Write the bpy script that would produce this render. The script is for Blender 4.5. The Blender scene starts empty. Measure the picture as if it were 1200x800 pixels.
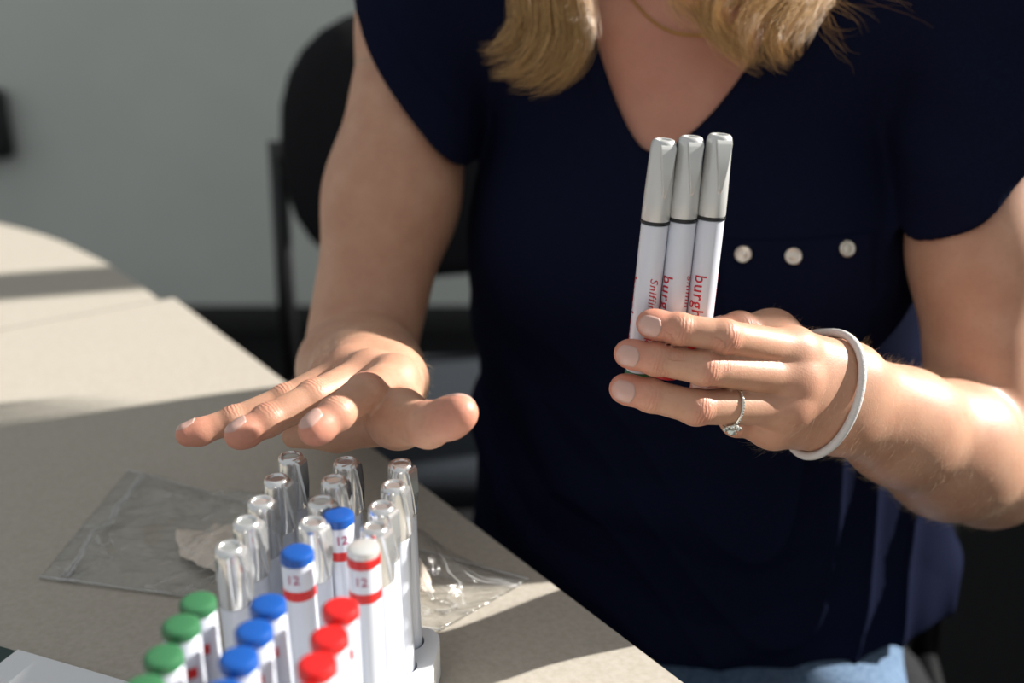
import bpy, bmesh, math, random
import numpy as np
from mathutils import Vector, Matrix, noise

random.seed(7)
rng = np.random.default_rng(7)
SC = bpy.context.scene
COL = SC.collection

# ------------------------------------------------------------------ camera, world, sun, exposure
CAM_Z = 1.14
PITCH = math.radians(20.7)
FPX = 1250.0
cam_data = bpy.data.cameras.new('camera')
cam = bpy.data.objects.new('camera', cam_data)
COL.objects.link(cam)
cam.location = (0, 0, CAM_Z)
cam.rotation_euler = (math.pi / 2 - PITCH, 0, 0)
cam_data.sensor_width = 36.0
cam_data.lens = 36.0 * FPX / 1200.0
cam_data.clip_start = 0.02
cam_data.dof.use_dof = True
cam_data.dof.focus_distance = 0.575
cam_data.dof.aperture_fstop = 3.9
SC.camera = cam

world = bpy.data.worlds.new('world')
SC.world = world
world.use_nodes = True
bg = world.node_tree.nodes['Background']
bg.inputs[0].default_value = (0.93, 0.97, 1.0, 1)
bg.inputs[1].default_value = 0.52

SUN_AZ = (0.9613, 0.2756)
SUN_EL = math.radians(29)
sd = Vector((SUN_AZ[0] * math.cos(SUN_EL), SUN_AZ[1] * math.cos(SUN_EL), math.sin(SUN_EL)))
sun_data = bpy.data.lights.new('sun', 'SUN')
sun_data.energy = 10.5
sun_data.color = (1.0, 0.965, 0.91)
sun_data.angle = math.radians(0.6)
sun = bpy.data.objects.new('sun', sun_data)
COL.objects.link(sun)
sun.rotation_euler = sd.to_track_quat('Z', 'Y').to_euler()

vs = SC.view_settings
vs.view_transform = 'Standard'
vs.look = 'None'
vs.gamma = 1.0
vs.exposure = 0.0
vs.use_curve_mapping = False

# ------------------------------------------------------------------ helpers
CP, SP = math.cos(PITCH), math.sin(PITCH)
TABLE_Z = 0.755


def W(x, y, d):
    """point of the room seen at photo pixel x,y at distance d along the view axis"""
    u = (x - 600) / FPX
    v = (y - 400) / FPX
    return np.array([u * d, d * (CP - v * SP), CAM_Z - d * (SP + v * CP)])


def on_plane(x, y, z):
    v = (y - 400) / FPX
    d = (CAM_Z - z) / (SP + v * CP)
    return W(x, y, d)


def tag(o, label=None, cat=None, group=None, kind=None):
    if label: o['label'] = label
    if cat: o['category'] = cat
    if group: o['group'] = group
    if kind: o['kind'] = kind
    return o


def link(o, parent=None):
    COL.objects.link(o)
    if parent is not None:
        o.parent = parent
        o.matrix_parent_inverse = Matrix.Identity(4)
    return o


def empty(name, loc=(0, 0, 0), rot=None):
    o = bpy.data.objects.new(name, None)
    o.location = Vector([float(c) for c in loc])
    if rot is not None:
        o.rotation_euler = rot
    o.empty_display_size = 0.02
    COL.objects.link(o)
    return o


def obj_bm(name, bm, m, parent=None, smooth=True):
    me = bpy.data.meshes.new(name)
    bmesh.ops.recalc_face_normals(bm, faces=bm.faces)
    bm.to_mesh(me)
    bm.free()
    return obj_me(name, me, m, parent, smooth)


def obj_me(name, me, m, parent=None, smooth=True):
    if m is not None and len(me.materials) == 0:
        me.materials.append(m)
    if smooth:
        me.polygons.foreach_set('use_smooth', [True] * len(me.polygons))
    o = bpy.data.objects.new(name, me)
    return link(o, parent)


def mesh_np(name, verts, quads):
    """fast mesh from numpy arrays (quads or tris)"""
    me = bpy.data.meshes.new(name)
    n = quads.shape[1]
    me.vertices.add(len(verts))
    me.vertices.foreach_set('co', np.asarray(verts, np.float32).ravel())
    me.loops.add(quads.size)
    me.loops.foreach_set('vertex_index', quads.astype(np.int32).ravel())
    me.polygons.add(len(quads))
    me.polygons.foreach_set('loop_start', np.arange(0, quads.size, n, dtype=np.int32))
    me.update(calc_edges=True)
    me.validate()
    return me


def smooth_by_angle(o, ang=40):
    me = o.data
    me.polygons.foreach_set('use_smooth', [True] * len(me.polygons))
    bm = bmesh.new()
    bm.from_mesh(me)
    a = math.radians(ang)
    for e in bm.edges:
        if len(e.link_faces) == 2 and e.calc_face_angle(0) > a:
            e.smooth = False
    bm.to_mesh(me)
    bm.free()
    return o


def lathe(prof, seg=32, cap=True):
    """profile [(r,z)...] revolved about z"""
    bm = bmesh.new()
    rings = []
    for r, z in prof:
        rings.append([bm.verts.new((r * math.cos(2 * math.pi * i / seg), r * math.sin(2 * math.pi * i / seg), z)) for i in range(seg)])
    for a, b in zip(rings, rings[1:]):
        for i in range(seg):
            j = (i + 1) % seg
            bm.faces.new((a[i], a[j], b[j], b[i]))
    if cap:
        bm.faces.new(rings[0][::-1])
        bm.faces.new(rings[-1])
    return bm


def add_box(bm, c, s, rot=None):
    r = bmesh.ops.create_cube(bm, size=1)
    M = Matrix.Translation(Vector(c)) @ (rot.to_4x4() if rot is not None else Matrix.Identity(4)) @ Matrix.Diagonal((s[0], s[1], s[2], 1))
    bmesh.ops.transform(bm, matrix=M, verts=r['verts'])
    return r['verts']


def box_bm(c, s, bev=0.0, rot=None, seg=2):
    bm = bmesh.new()
    add_box(bm, c, s, rot)
    if bev > 0:
        bmesh.ops.bevel(bm, geom=bm.edges[:], offset=bev, segments=seg, profile=0.5, affect='EDGES')
    return bm


def catmull(pts, n):
    pts = [np.asarray(p, float) for p in pts]
    P = [2 * pts[0] - pts[1]] + pts + [2 * pts[-1] - pts[-2]]
    out = []
    m = len(pts) - 1
    for k in range(n):
        t = k / (n - 1) * m
        i = min(int(t), m - 1)
        f = t - i
        p0, p1, p2, p3 = P[i], P[i + 1], P[i + 2], P[i + 3]
        out.append(0.5 * ((2 * p1) + (-p0 + p2) * f + (2 * p0 - 5 * p1 + 4 * p2 - p3) * f * f + (-p0 + 3 * p1 - 3 * p2 + p3) * f ** 3))
    return np.array(out)


def tube_bm(pts, r, seg=10, closed=False, bm=None):
    """tube along points; r number or list"""
    if bm is None:
        bm = bmesh.new()
    pts = [Vector([float(c) for c in p]) for p in pts]
    n = len(pts)
    rs = r if hasattr(r, '__len__') else [r] * n
    rings = []
    up = None
    for i in range(n):
        a = pts[(i - 1) % n] if (closed or i > 0) else pts[i]
        b = pts[(i + 1) % n] if (closed or i < n - 1) else pts[i]
        t = (b - a).normalized()
        if up is None:
            up = t.orthogonal().normalized()
        up = (up - t * up.dot(t)).normalized()
        s = t.cross(up)
        rings.append([bm.verts.new(pts[i] + (up * math.cos(2 * math.pi * k / seg) + s * math.sin(2 * math.pi * k / seg)) * rs[i]) for k in range(seg)])
    rng_ = range(n if closed else n - 1)
    for i in rng_:
        a, b = rings[i], rings[(i + 1) % n]
        if closed and i == n - 1:
            # best twist alignment
            best = min(range(seg), key=lambda o: sum((a[k].co - b[(k + o) % seg].co).length for k in range(seg)))
            b = [b[(k + best) % seg] for k in range(seg)]
        for k in range(seg):
            j = (k + 1) % seg
            bm.faces.new((a[k], a[j], b[j], b[k]))
    if not closed:
        bm.faces.new(rings[0][::-1])
        bm.faces.new(rings[-1])
    return bm


# ------------------------------------------------------------------ materials
def mat(name, color=(0.5, 0.5, 0.5), rough=0.5, metal=0.0, spec=0.5, noise_scale=None, noise_amt=0.0, bump=0.0, bump_scale=None, sheen=0.0, coat=0.0):
    m = bpy.data.materials.new(name)
    m.use_nodes = True
    nt = m.node_tree
    b = nt.nodes['Principled BSDF']
    b.inputs['Base Color'].default_value = (*color, 1)
    b.inputs['Roughness'].default_value = rough
    b.inputs['Metallic'].default_value = metal
    b.inputs['Specular IOR Level'].default_value = spec
    if sheen:
        b.inputs['Sheen Weight'].default_value = sheen
    if coat:
        b.inputs['Coat Weight'].default_value = coat
        b.inputs['Coat Roughness'].default_value = 0.1
    tc = nt.nodes.new('ShaderNodeTexCoord')
    if noise_scale:
        n = nt.nodes.new('ShaderNodeTexNoise')
        n.inputs['Scale'].default_value = noise_scale
        n.inputs['Detail'].default_value = 6
        nt.links.new(tc.outputs['Object'], n.inputs['Vector'])
        r = nt.nodes.new('ShaderNodeValToRGB')
        r.color_ramp.elements[0].position = 0.3
        r.color_ramp.elements[1].position = 0.7
        r.color_ramp.elements[0].color = (*[c * (1 - noise_amt) for c in color], 1)
        r.color_ramp.elements[1].color = (*[min(1, c * (1 + noise_amt)) for c in color], 1)
        nt.links.new(n.outputs['Fac'], r.inputs['Fac'])
        nt.links.new(r.outputs['Color'], b.inputs['Base Color'])
    if bump:
        n2 = nt.nodes.new('ShaderNodeTexNoise')
        n2.inputs['Scale'].default_value = bump_scale or 200
        n2.inputs['Detail'].default_value = 5
        nt.links.new(tc.outputs['Object'], n2.inputs['Vector'])
        bp = nt.nodes.new('ShaderNodeBump')
        bp.inputs['Strength'].default_value = 1.0
        bp.inputs['Distance'].default_value = bump
        nt.links.new(n2.outputs['Fac'], bp.inputs['Height'])
        nt.links.new(bp.outputs['Normal'], b.inputs['Normal'])
    return m


M_wall = mat('wall_paint', (0.63, 0.655, 0.605), 0.85, noise_scale=3, noise_amt=0.04, bump=0.0006, bump_scale=120)
M_carpet = mat('carpet', (0.012, 0.012, 0.013), 0.95, spec=0.1, noise_scale=120, noise_amt=0.5, bump=0.004, bump_scale=250)
M_base = mat('baseboard_vinyl', (0.02, 0.02, 0.02), 0.6)
M_white_wall = mat('white_trim', (0.6, 0.6, 0.58), 0.6)
M_black_pl = mat('black_plastic', (0.012, 0.012, 0.013), 0.45, bump=0.0003, bump_scale=400)
M_black_fab = mat('black_fabric', (0.012, 0.012, 0.014), 0.9, spec=0.2, noise_scale=300, noise_amt=0.4, bump=0.0006, bump_scale=900)
M_grey_fab = mat('blue_grey_fabric', (0.022, 0.026, 0.032), 0.95, spec=0.2, noise_scale=300, noise_amt=0.3, bump=0.0006, bump_scale=900)
M_black_metal = mat('black_metal', (0.012, 0.012, 0.013), 0.35, metal=0.3)
M_edge = mat('table_edge_band', (0.25, 0.21, 0.165), 0.5)
M_rack = mat('white_rack_plastic', (0.82, 0.83, 0.84), 0.4, noise_scale=30, noise_amt=0.015)
M_pen = mat('pen_white_plastic', (0.66, 0.69, 0.76), 0.28, coat=0.3)
M_silver = mat('pen_silver_cap', (0.62, 0.62, 0.60), 0.34, metal=0.35)
M_chrome = mat('pen_chrome_end', (0.76, 0.76, 0.75), 0.2, metal=0.8)
M_dkring = mat('pen_black_ring', (0.01, 0.01, 0.012), 0.35)
M_red = mat('red_plastic', (0.62, 0.012, 0.012), 0.35)
M_blue = mat('blue_plastic', (0.004, 0.075, 0.34), 0.35)
M_green = mat('green_plastic', (0.035, 0.15, 0.06), 0.35)
M_print = mat('red_print', (0.5, 0.01, 0.03), 0.5)
M_printp = mat('purple_print', (0.35, 0.04, 0.12), 0.5)
M_paper = mat('white_paper', (0.78, 0.79, 0.8), 0.7)
M_folder = mat('dark_green_card', (0.012, 0.04, 0.035), 0.5)
M_gold = mat('gold', (0.62, 0.38, 0.12), 0.3, metal=1.0)
M_steel = mat('stud_metal', (0.72, 0.64, 0.54), 0.28, metal=1.0)
M_ringm = mat('ring_white_gold', (0.68, 0.64, 0.55), 0.22, metal=1.0)
M_stone = mat('ring_stone', (0.75, 0.78, 0.72), 0.03, metal=0.6)
M_tie = mat('hair_tie_elastic', (0.62, 0.59, 0.57), 0.8, bump=0.0005, bump_scale=900)
M_nail = mat('fingernail', (0.56, 0.34, 0.28), 0.3, coat=0.2)


def table_material():
    m = mat('table_laminate', (0.40, 0.345, 0.275), 0.55, spec=0.35)
    nt = m.node_tree
    b = nt.nodes['Principled BSDF']
    tc = nt.nodes.new('ShaderNodeTexCoord')
    n1 = nt.nodes.new('ShaderNodeTexNoise'); n1.inputs['Scale'].default_value = 260; n1.inputs['Detail'].default_value = 4
    nt.links.new(tc.outputs['Object'], n1.inputs['Vector'])
    r1 = nt.nodes.new('ShaderNodeValToRGB')
    r1.color_ramp.elements[0].position = 0.32; r1.color_ramp.elements[0].color = (0.40, 0.36, 0.30, 1)
    r1.color_ramp.elements[1].position = 0.68; r1.color_ramp.elements[1].color = (0.46, 0.42, 0.358, 1)
    nt.links.new(n1.outputs['Fac'], r1.inputs['Fac'])
    # sparse pale fibre flecks
    mp = nt.nodes.new('ShaderNodeMapping'); mp.inputs['Scale'].default_value = (55, 160, 1)
    mp.inputs['Rotation'].default_value = (0, 0, 0.6)
    nt.links.new(tc.outputs['Object'], mp.inputs['Vector'])
    n2 = nt.nodes.new('ShaderNodeTexNoise'); n2.inputs['Scale'].default_value = 1.0; n2.inputs['Detail'].default_value = 2
    n2.inputs['Distortion'].default_value = 2.5
    nt.links.new(mp.outputs['Vector'], n2.inputs['Vector'])
    r2 = nt.nodes.new('ShaderNodeValToRGB')
    r2.color_ramp.elements[0].position = 0.70; r2.color_ramp.elements[0].color = (0, 0, 0, 1)
    r2.color_ramp.elements[1].position = 0.76; r2.color_ramp.elements[1].color = (0.5, 0.5, 0.5, 1)
    nt.links.new(n2.outputs['Fac'], r2.inputs['Fac'])
    mx = nt.nodes.new('ShaderNodeMixRGB')
    nt.links.new(r2.outputs['Color'], mx.inputs['Fac'])
    nt.links.new(r1.outputs['Color'], mx.inputs['Color1'])
    mx.inputs['Color2'].default_value = (0.5, 0.46, 0.39, 1)
    nt.links.new(mx.outputs['Color'], b.inputs['Base Color'])
    return m


M_table = table_material()


def skin_material():
    m = bpy.data.materials.new('skin')
    m.use_nodes = True
    nt = m.node_tree
    b = nt.nodes['Principled BSDF']
    L = nt.links.new
    tc = nt.nodes.new('ShaderNodeTexCoord')
    n1 = nt.nodes.new('ShaderNodeTexNoise'); n1.inputs['Scale'].default_value = 45; n1.inputs['Detail'].default_value = 5
    L(tc.outputs['Object'], n1.inputs['Vector'])
    r1 = nt.nodes.new('ShaderNodeValToRGB')
    r1.color_ramp.elements[0].position = 0.35; r1.color_ramp.elements[0].color = (0.50, 0.262, 0.168, 1)
    r1.color_ramp.elements[1].position = 0.68; r1.color_ramp.elements[1].color = (0.57, 0.322, 0.212, 1)
    L(n1.outputs['Fac'], r1.inputs['Fac'])
    at = nt.nodes.new('ShaderNodeAttribute'); at.attribute_name = 'flush'
    mx = nt.nodes.new('ShaderNodeMixRGB')
    L(at.outputs['Fac'], mx.inputs['Fac'])
    L(r1.outputs['Color'], mx.inputs['Color1'])
    mx.inputs['Color2'].default_value = (0.60, 0.22, 0.155, 1)
    # freckles
    v = nt.nodes.new('ShaderNodeTexVoronoi'); v.inputs['Scale'].default_value = 230
    L(tc.outputs['Object'], v.inputs['Vector'])
    n3 = nt.nodes.new('ShaderNodeTexNoise'); n3.inputs['Scale'].default_value = 60
    L(tc.outputs['Object'], n3.inputs['Vector'])
    mul = nt.nodes.new('ShaderNodeMath'); mul.operation = 'MULTIPLY_ADD'
    L(n3.outputs['Fac'], mul.inputs[0]); mul.inputs[1].default_value = -0.55
    L(v.outputs['Distance'], mul.inputs[2])
    rf = nt.nodes.new('ShaderNodeValToRGB')
    rf.color_ramp.elements[0].position = 0.0; rf.color_ramp.elements[0].color = (0.10, 0.10, 0.10, 1)
    rf.color_ramp.elements[1].position = 0.06; rf.color_ramp.elements[1].color = (0, 0, 0, 1)
    L(mul.outputs[0], rf.inputs['Fac'])
    mx2 = nt.nodes.new('ShaderNodeMixRGB')
    L(rf.outputs['Color'], mx2.inputs['Fac'])
    L(mx.outputs['Color'], mx2.inputs['Color1'])
    mx2.inputs['Color2'].default_value = (0.36, 0.17, 0.10, 1)
    L(mx2.outputs['Color'], b.inputs['Base Color'])
    b.inputs['Roughness'].default_value = 0.46
    b.inputs['Specular IOR Level'].default_value = 0.4
    b.inputs['Subsurface Weight'].default_value = 0.25
    b.inputs['Subsurface Radius'].default_value = (1.0, 0.35, 0.2)
    b.inputs['Subsurface Scale'].default_value = 0.004
    # fine skin relief + knuckle creases (attributes carry position along the finger)
    n2 = nt.nodes.new('ShaderNodeTexVoronoi'); n2.inputs['Scale'].default_value = 900
    L(tc.outputs['Object'], n2.inputs['Vector'])
    kw = nt.nodes.new('ShaderNodeAttribute'); kw.attribute_name = 'crease_weight'
    ka = nt.nodes.new('ShaderNodeAttribute'); ka.attribute_name = 'crease_pos'
    nn = nt.nodes.new('ShaderNodeTexNoise'); nn.inputs['Scale'].default_value = 260; nn.inputs['Detail'].default_value = 3
    L(tc.outputs['Object'], nn.inputs['Vector'])
    ad = nt.nodes.new('ShaderNodeMath'); ad.operation = 'MULTIPLY_ADD'
    L(nn.outputs['Fac'], ad.inputs[0]); ad.inputs[1].default_value = 3.2
    L(ka.outputs['Fac'], ad.inputs[2])
    sm = nt.nodes.new('ShaderNodeMath'); sm.operation = 'MULTIPLY'
    L(ad.outputs[0], sm.inputs[0]); sm.inputs[1].default_value = 3.1
    si = nt.nodes.new('ShaderNodeMath'); si.operation = 'SINE'
    L(sm.outputs[0], si.inputs[0])
    mw = nt.nodes.new('ShaderNodeMath'); mw.operation = 'MULTIPLY'
    L(si.outputs[0], mw.inputs[0]); L(kw.outputs['Fac'], mw.inputs[1])
    fin = nt.nodes.new('ShaderNodeMath'); fin.operation = 'MULTIPLY_ADD'
    L(n2.outputs['Distance'], fin.inputs[0]); fin.inputs[1].default_value = 0.5
    L(mw.outputs[0], fin.inputs[2])
    bp = nt.nodes.new('ShaderNodeBump'); bp.inputs['Strength'].default_value = 1.0; bp.inputs['Distance'].default_value = 0.00010
    L(fin.outputs[0], bp.inputs['Height'])
    L(bp.outputs['Normal'], b.inputs['Normal'])
    return m


M_skin = skin_material()


def fabric_material(name, c1, c2, scale=700, bumpd=0.0003, sheen=0.2):
    m = mat(name, c1, 0.9, spec=0.02, noise_scale=scale, noise_amt=0.0, bump=bumpd, bump_scale=scale * 2, sheen=sheen)
    for n in m.node_tree.nodes:
        if n.type == 'VALTORGB':
            n.color_ramp.elements[0].color = (*c1, 1)
            n.color_ramp.elements[1].color = (*c2, 1)
    return m


M_blouse = fabric_material('navy_blouse', (0.0054, 0.0070, 0.0185), (0.0080, 0.0102, 0.0265), sheen=0.0)
M_jeans = fabric_material('blue_denim', (0.07, 0.12, 0.2), (0.16, 0.23, 0.33), scale=260, bumpd=0.0006, sheen=0.1)
M_hair = mat('blonde_hair', (0.55, 0.33, 0.13), 0.36, spec=0.5)
_nt = M_hair.node_tree
_a = _nt.nodes.new('ShaderNodeAttribute'); _a.attribute_name = 'tone'
_r = _nt.nodes.new('ShaderNodeValToRGB')
_r.color_ramp.elements[0].color = (0.28, 0.13, 0.035, 1); _r.color_ramp.elements[1].color = (0.80, 0.50, 0.20, 1)
_nt.links.new(_a.outputs['Fac'], _r.inputs['Fac']); _nt.links.new(_r.outputs['Color'], _nt.nodes['Principled BSDF'].inputs['Base Color'])
M_fuzz = mat('arm_hair', (0.75, 0.58, 0.36), 0.4)


def film_material(name='clear_plastic_film', milk=0.045):
    m = bpy.data.materials.new(name)
    m.use_nodes = True
    nt = m.node_tree
    nt.nodes.clear()
    L = nt.links.new
    out = nt.nodes.new('ShaderNodeOutputMaterial')
    tr = nt.nodes.new('ShaderNodeBsdfTransparent'); tr.inputs[0].default_value = (0.985, 0.985, 0.98, 1)
    gl = nt.nodes.new('ShaderNodeBsdfGlossy'); gl.inputs['Roughness'].default_value = 0.12
    df = nt.nodes.new('ShaderNodeBsdfDiffuse'); df.inputs['Color'].default_value = (0.8, 0.8, 0.8, 1)
    tl = nt.nodes.new('ShaderNodeBsdfTranslucent'); tl.inputs['Color'].default_value = (0.8, 0.8, 0.8, 1)
    fr = nt.nodes.new('ShaderNodeLayerWeight'); fr.inputs['Blend'].default_value = 0.5
    tc = nt.nodes.new('ShaderNodeTexCoord')
    mp = nt.nodes.new('ShaderNodeMapping'); mp.inputs['Scale'].default_value = (1, 2.2, 1)
    mp.inputs['Rotation'].default_value = (0, 0, 0.5)
    L(tc.outputs['Object'], mp.inputs['Vector'])
    n = nt.nodes.new('ShaderNodeTexNoise'); n.inputs['Scale'].default_value = 18; n.inputs['Detail'].default_value = 4; n.inputs['Distortion'].default_value = 1.2
    L(mp.outputs['Vector'], n.inputs['Vector'])
    bp = nt.nodes.new('ShaderNodeBump'); bp.inputs['Distance'].default_value = 0.009; bp.inputs['Strength'].default_value = 1.0
    L(n.outputs['Fac'], bp.inputs['Height'])
    L(bp.outputs['Normal'], gl.inputs['Normal']); L(bp.outputs['Normal'], fr.inputs['Normal'])
    pw = nt.nodes.new('ShaderNodeMath'); pw.operation = 'POWER'; pw.inputs[1].default_value = 3.0
    L(fr.outputs['Facing'], pw.inputs[0])
    ml = nt.nodes.new('ShaderNodeMath'); ml.operation = 'MULTIPLY_ADD'; ml.inputs[1].default_value = 0.5; ml.inputs[2].default_value = 0.03; ml.use_clamp = True
    L(pw.outputs[0], ml.inputs[0])
    m0 = nt.nodes.new('ShaderNodeMixShader'); m0.inputs[0].default_value = 0.5
    L(df.outputs[0], m0.inputs[1]); L(tl.outputs[0], m0.inputs[2])
    m1 = nt.nodes.new('ShaderNodeMixShader')
    nr = nt.nodes.new('ShaderNodeTexNoise'); nr.inputs['Scale'].default_value = 17; nr.inputs['Detail'].default_value = 3; nr.inputs['Distortion'].default_value = 0.8
    L(mp.outputs['Vector'], nr.inputs['Vector'])
    sb = nt.nodes.new('ShaderNodeMath'); sb.operation = 'SUBTRACT'; sb.inputs[1].default_value = 0.5
    L(nr.outputs['Fac'], sb.inputs[0])
    ab = nt.nodes.new('ShaderNodeMath'); ab.operation = 'ABSOLUTE'
    L(sb.outputs[0], ab.inputs[0])
    rp = nt.nodes.new('ShaderNodeValToRGB')
    rp.color_ramp.elements[0].position = 0.0; rp.color_ramp.elements[0].color = (min(1, milk + .42),) * 3 + (1,)  # whitened creases, which also put window highlights into the film's colour
    rp.color_ramp.elements[1].position = 0.022; rp.color_ramp.elements[1].color = (milk,) * 3 + (1,)
    L(ab.outputs[0], rp.inputs['Fac'])
    L(rp.outputs['Color'], m1.inputs[0])
    L(tr.outputs[0], m1.inputs[1]); L(m0.outputs[0], m1.inputs[2])
    m2 = nt.nodes.new('ShaderNodeMixShader')
    L(ml.outputs[0], m2.inputs[0]); L(m1.outputs[0], m2.inputs[1]); L(gl.outputs[0], m2.inputs[2])
    L(m2.outputs[0], out.inputs['Surface'])
    return m


M_film = film_material()
M_zip = film_material('bag_zip_plastic', 0.6)
M_cloth = mat('crumpled_liner', (0.76, 0.66, 0.56), 0.8, noise_scale=60, noise_amt=0.12, bump=0.002, bump_scale=140)

# ------------------------------------------------------------------ the room
bm = bmesh.new(); add_box(bm, (0, 1.0, -0.05), (9, 8, 0.1))
tag(obj_bm('floor', bm, M_carpet, smooth=False), 'dark carpet floor of the room', 'floor', kind='structure')
bm = bmesh.new(); add_box(bm, (-1.1, 3.15, 1.45), (5.4, 0.1, 2.9))
tag(obj_bm('wall_back', bm, M_wall, smooth=False), 'grey painted wall behind the tables', 'wall', kind='structure')
tag(obj_bm('baseboard_back', box_bm((-1.1, 3.09, 0.045), (5.2, 0.016, 0.09), 0.004), M_base), 'dark vinyl baseboard along the grey wall', 'baseboard', kind='structure')
WX = 1.6
wb = bmesh.new()
add_box(wb, (WX, 1.05, 0.46), (0.1, 4.1, 0.92))
add_box(wb, (WX, 1.05, 2.80), (0.1, 4.1, 0.2))
add_box(wb, (WX, -0.6, 1.81), (0.1, 0.8, 1.78))
add_box(wb, (WX, 3.08, 1.81), (0.1, 0.04, 1.78))
tag(obj_bm('wall_right', wb, M_wall, smooth=False), 'window wall on the sunny side', 'wall', kind='structure')
fr = bmesh.new()
for y0, wdt, dp in ((1.385, 0.03, 0.04), (1.834, 0.10, 0.06)):
    add_box(fr, (WX, y0, 1.81), (dp, wdt, 1.78))
add_box(fr, (WX, 1.042, 1.785), (0.02, 0.115, 0.115))  # unseen rail added to keep the sun off the table's lower left
add_box(fr, (WX, 1.095, 2.22), (0.003, 0.003, 0.98))  # two thin cords added to hang the rail
add_box(fr, (WX, 0.995, 2.22), (0.003, 0.003, 0.98))
tag(obj_bm('window_1', fr, M_white_wall, smooth=False), 'window frame with upright posts and an added sun-blocking rail on the sunny side', 'window', kind='structure')

# small black box on the wall at the left edge
bx = empty('wall_box', (-1.515, 3.1, 0.645))
obj_bm('housing', box_bm((0.02, -0.035, 0), (0.12, 0.06, 0.2), 0.02), M_black_pl, bx)
obj_bm('cover', box_bm((0.02, -0.072, -0.06), (0.09, 0.018, 0.07), 0.008), M_black_pl, bx)
tag(bx, 'small black box fixed to the grey wall at the left edge', 'box')

# ------------------------------------------------------------------ tables
def prism(pts, z0, z1):
    bm = bmesh.new()
    lo = [bm.verts.new((p[0], p[1], z0)) for p in pts]
    hi = [bm.verts.new((p[0], p[1], z1)) for p in pts]
    n = len(pts)
    bm.faces.new(lo[::-1]); bm.faces.new(hi)
    for i in range(n):
        j = (i + 1) % n
        bm.faces.new((lo[i], lo[j], hi[j], hi[i]))
    return bm


T = 0.028
corner = on_plane(204, 349, TABLE_Z)[:2]
far2 = on_plane(801, 800, TABLE_Z)[:2]
edir = (far2 - corner) / np.linalg.norm(far2 - corner)
bdir = np.array([edir[1], -edir[0]])
if bdir[0] > 0: bdir = -bdir
LEN, WID = 1.55, 0.76


def make_table(name, outline, legs, label):
    root = empty(name, (outline[0][0], outline[0][1], 0))
    o0 = np.array(outline[0])
    loc = [np.array(p) - o0 for p in outline]
    top = prism(loc, TABLE_Z - T, TABLE_Z)
    obj_bm('tabletop', top, M_table, root, smooth=False)
    # edge band, standing slightly proud around the rim
    bm = bmesh.new()
    n = len(loc)
    cen = sum(loc) / n
    ring = []
    for p in loc:
        q = p + (p - cen) / np.linalg.norm(p - cen) * 0.0012
        ring.append((bm.verts.new((q[0], q[1], TABLE_Z - T - 0.0005)), bm.verts.new((q[0], q[1], TABLE_Z - 0.0012))))
    for i in range(n):
        a, b = ring[i], ring[(i + 1) % n]
        bm.faces.new((a[0], b[0], b[1], a[1]))
    obj_bm('edge_band', bm, M_edge, root, smooth=False)
    for lx, ly in legs:
        q = np.array([lx, ly]) - o0
        lg = obj_bm('leg', lathe([(0.02, 0), (0.024, 0.006), (0.024, 0.02), (0.019, 0.03), (0.019, TABLE_Z - T)], 20), M_black_metal, root)
        lg.location = (q[0], q[1], 0)
    tag(root, label, 'table')
    return root


def inn(p, a, b):
    return p + edir * a + bdir * b


out_near = [corner, corner + edir * LEN, corner + edir * LEN + bdir * WID, corner + bdir * WID]
make_table('work_table', out_near, [inn(corner, 0.12, 0.3), inn(corner, 0.12, WID - .1), inn(corner, LEN - .08, .08), inn(corner, LEN - .08, WID - .08)],
           'beige laminate table in the foreground that carries the pen rack')
px_far = [(186, 351), (168, 337), (150, 325), (126, 309), (100, 296), (75, 284), (50, 275), (25, 268), (0, 262)]
pf = [on_plane(x, y, TABLE_Z)[:2] for x, y in px_far]
# continue the rounded end on the far side, then back along the near table's edge
tdir = pf[-1] - pf[-3]; tdir = tdir / np.linalg.norm(tdir)
ext = [pf[-1] + tdir * 0.1 + bdir * 0.00, pf[-1] + tdir * 0.45 - edir * -0.06, ]
gap = edir * -0.004
base_pt = corner + gap + bdir * ((pf[0] - corner) @ bdir)
out_far = [base_pt] + pf[1:] + ext + [corner + gap + bdir * 1.15]
make_table('side_table', [np.array(p) for p in out_far], [inn(corner, -0.3, 0.32), inn(corner, -0.08, 0.9), inn(corner, -0.35, 0.8)],
           'pale round-ended table pushed against the far edge of the work table')

# papers at lower left
c0 = on_plane(22, 766, TABLE_Z)[:2]; c1 = on_plane(134, 799, TABLE_Z)[:2]
pd = (c1 - c0) / np.linalg.norm(c1 - c0); pn = np.array([pd[1], -pd[0]])
if pn[1] > 0: pn = -pn
sheet = [c0, c0 + pd * 0.148, c0 + pd * 0.148 + pn * 0.2, c0 + pn * 0.2]
fold = [c0 - pd * 0.10, c0 + pd * 0.10 , c0 + pd * 0.10 + pn * 0.2, c0 - pd * 0.10 + pn * 0.2]
fo = obj_bm('folder', prism([p + pn * 0.0005 for p in fold], TABLE_Z + 0.0004, TABLE_Z + 0.0022), M_folder, smooth=False)
tag(fo, 'dark green card folder under the white sheet at the lower left', 'folder')
so = obj_bm('paper_sheet', prism(sheet, TABLE_Z + 0.0024, TABLE_Z + 0.0032), M_paper, smooth=False)
tag(so, 'white paper sheet lying on the dark green folder', 'paper')

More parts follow.
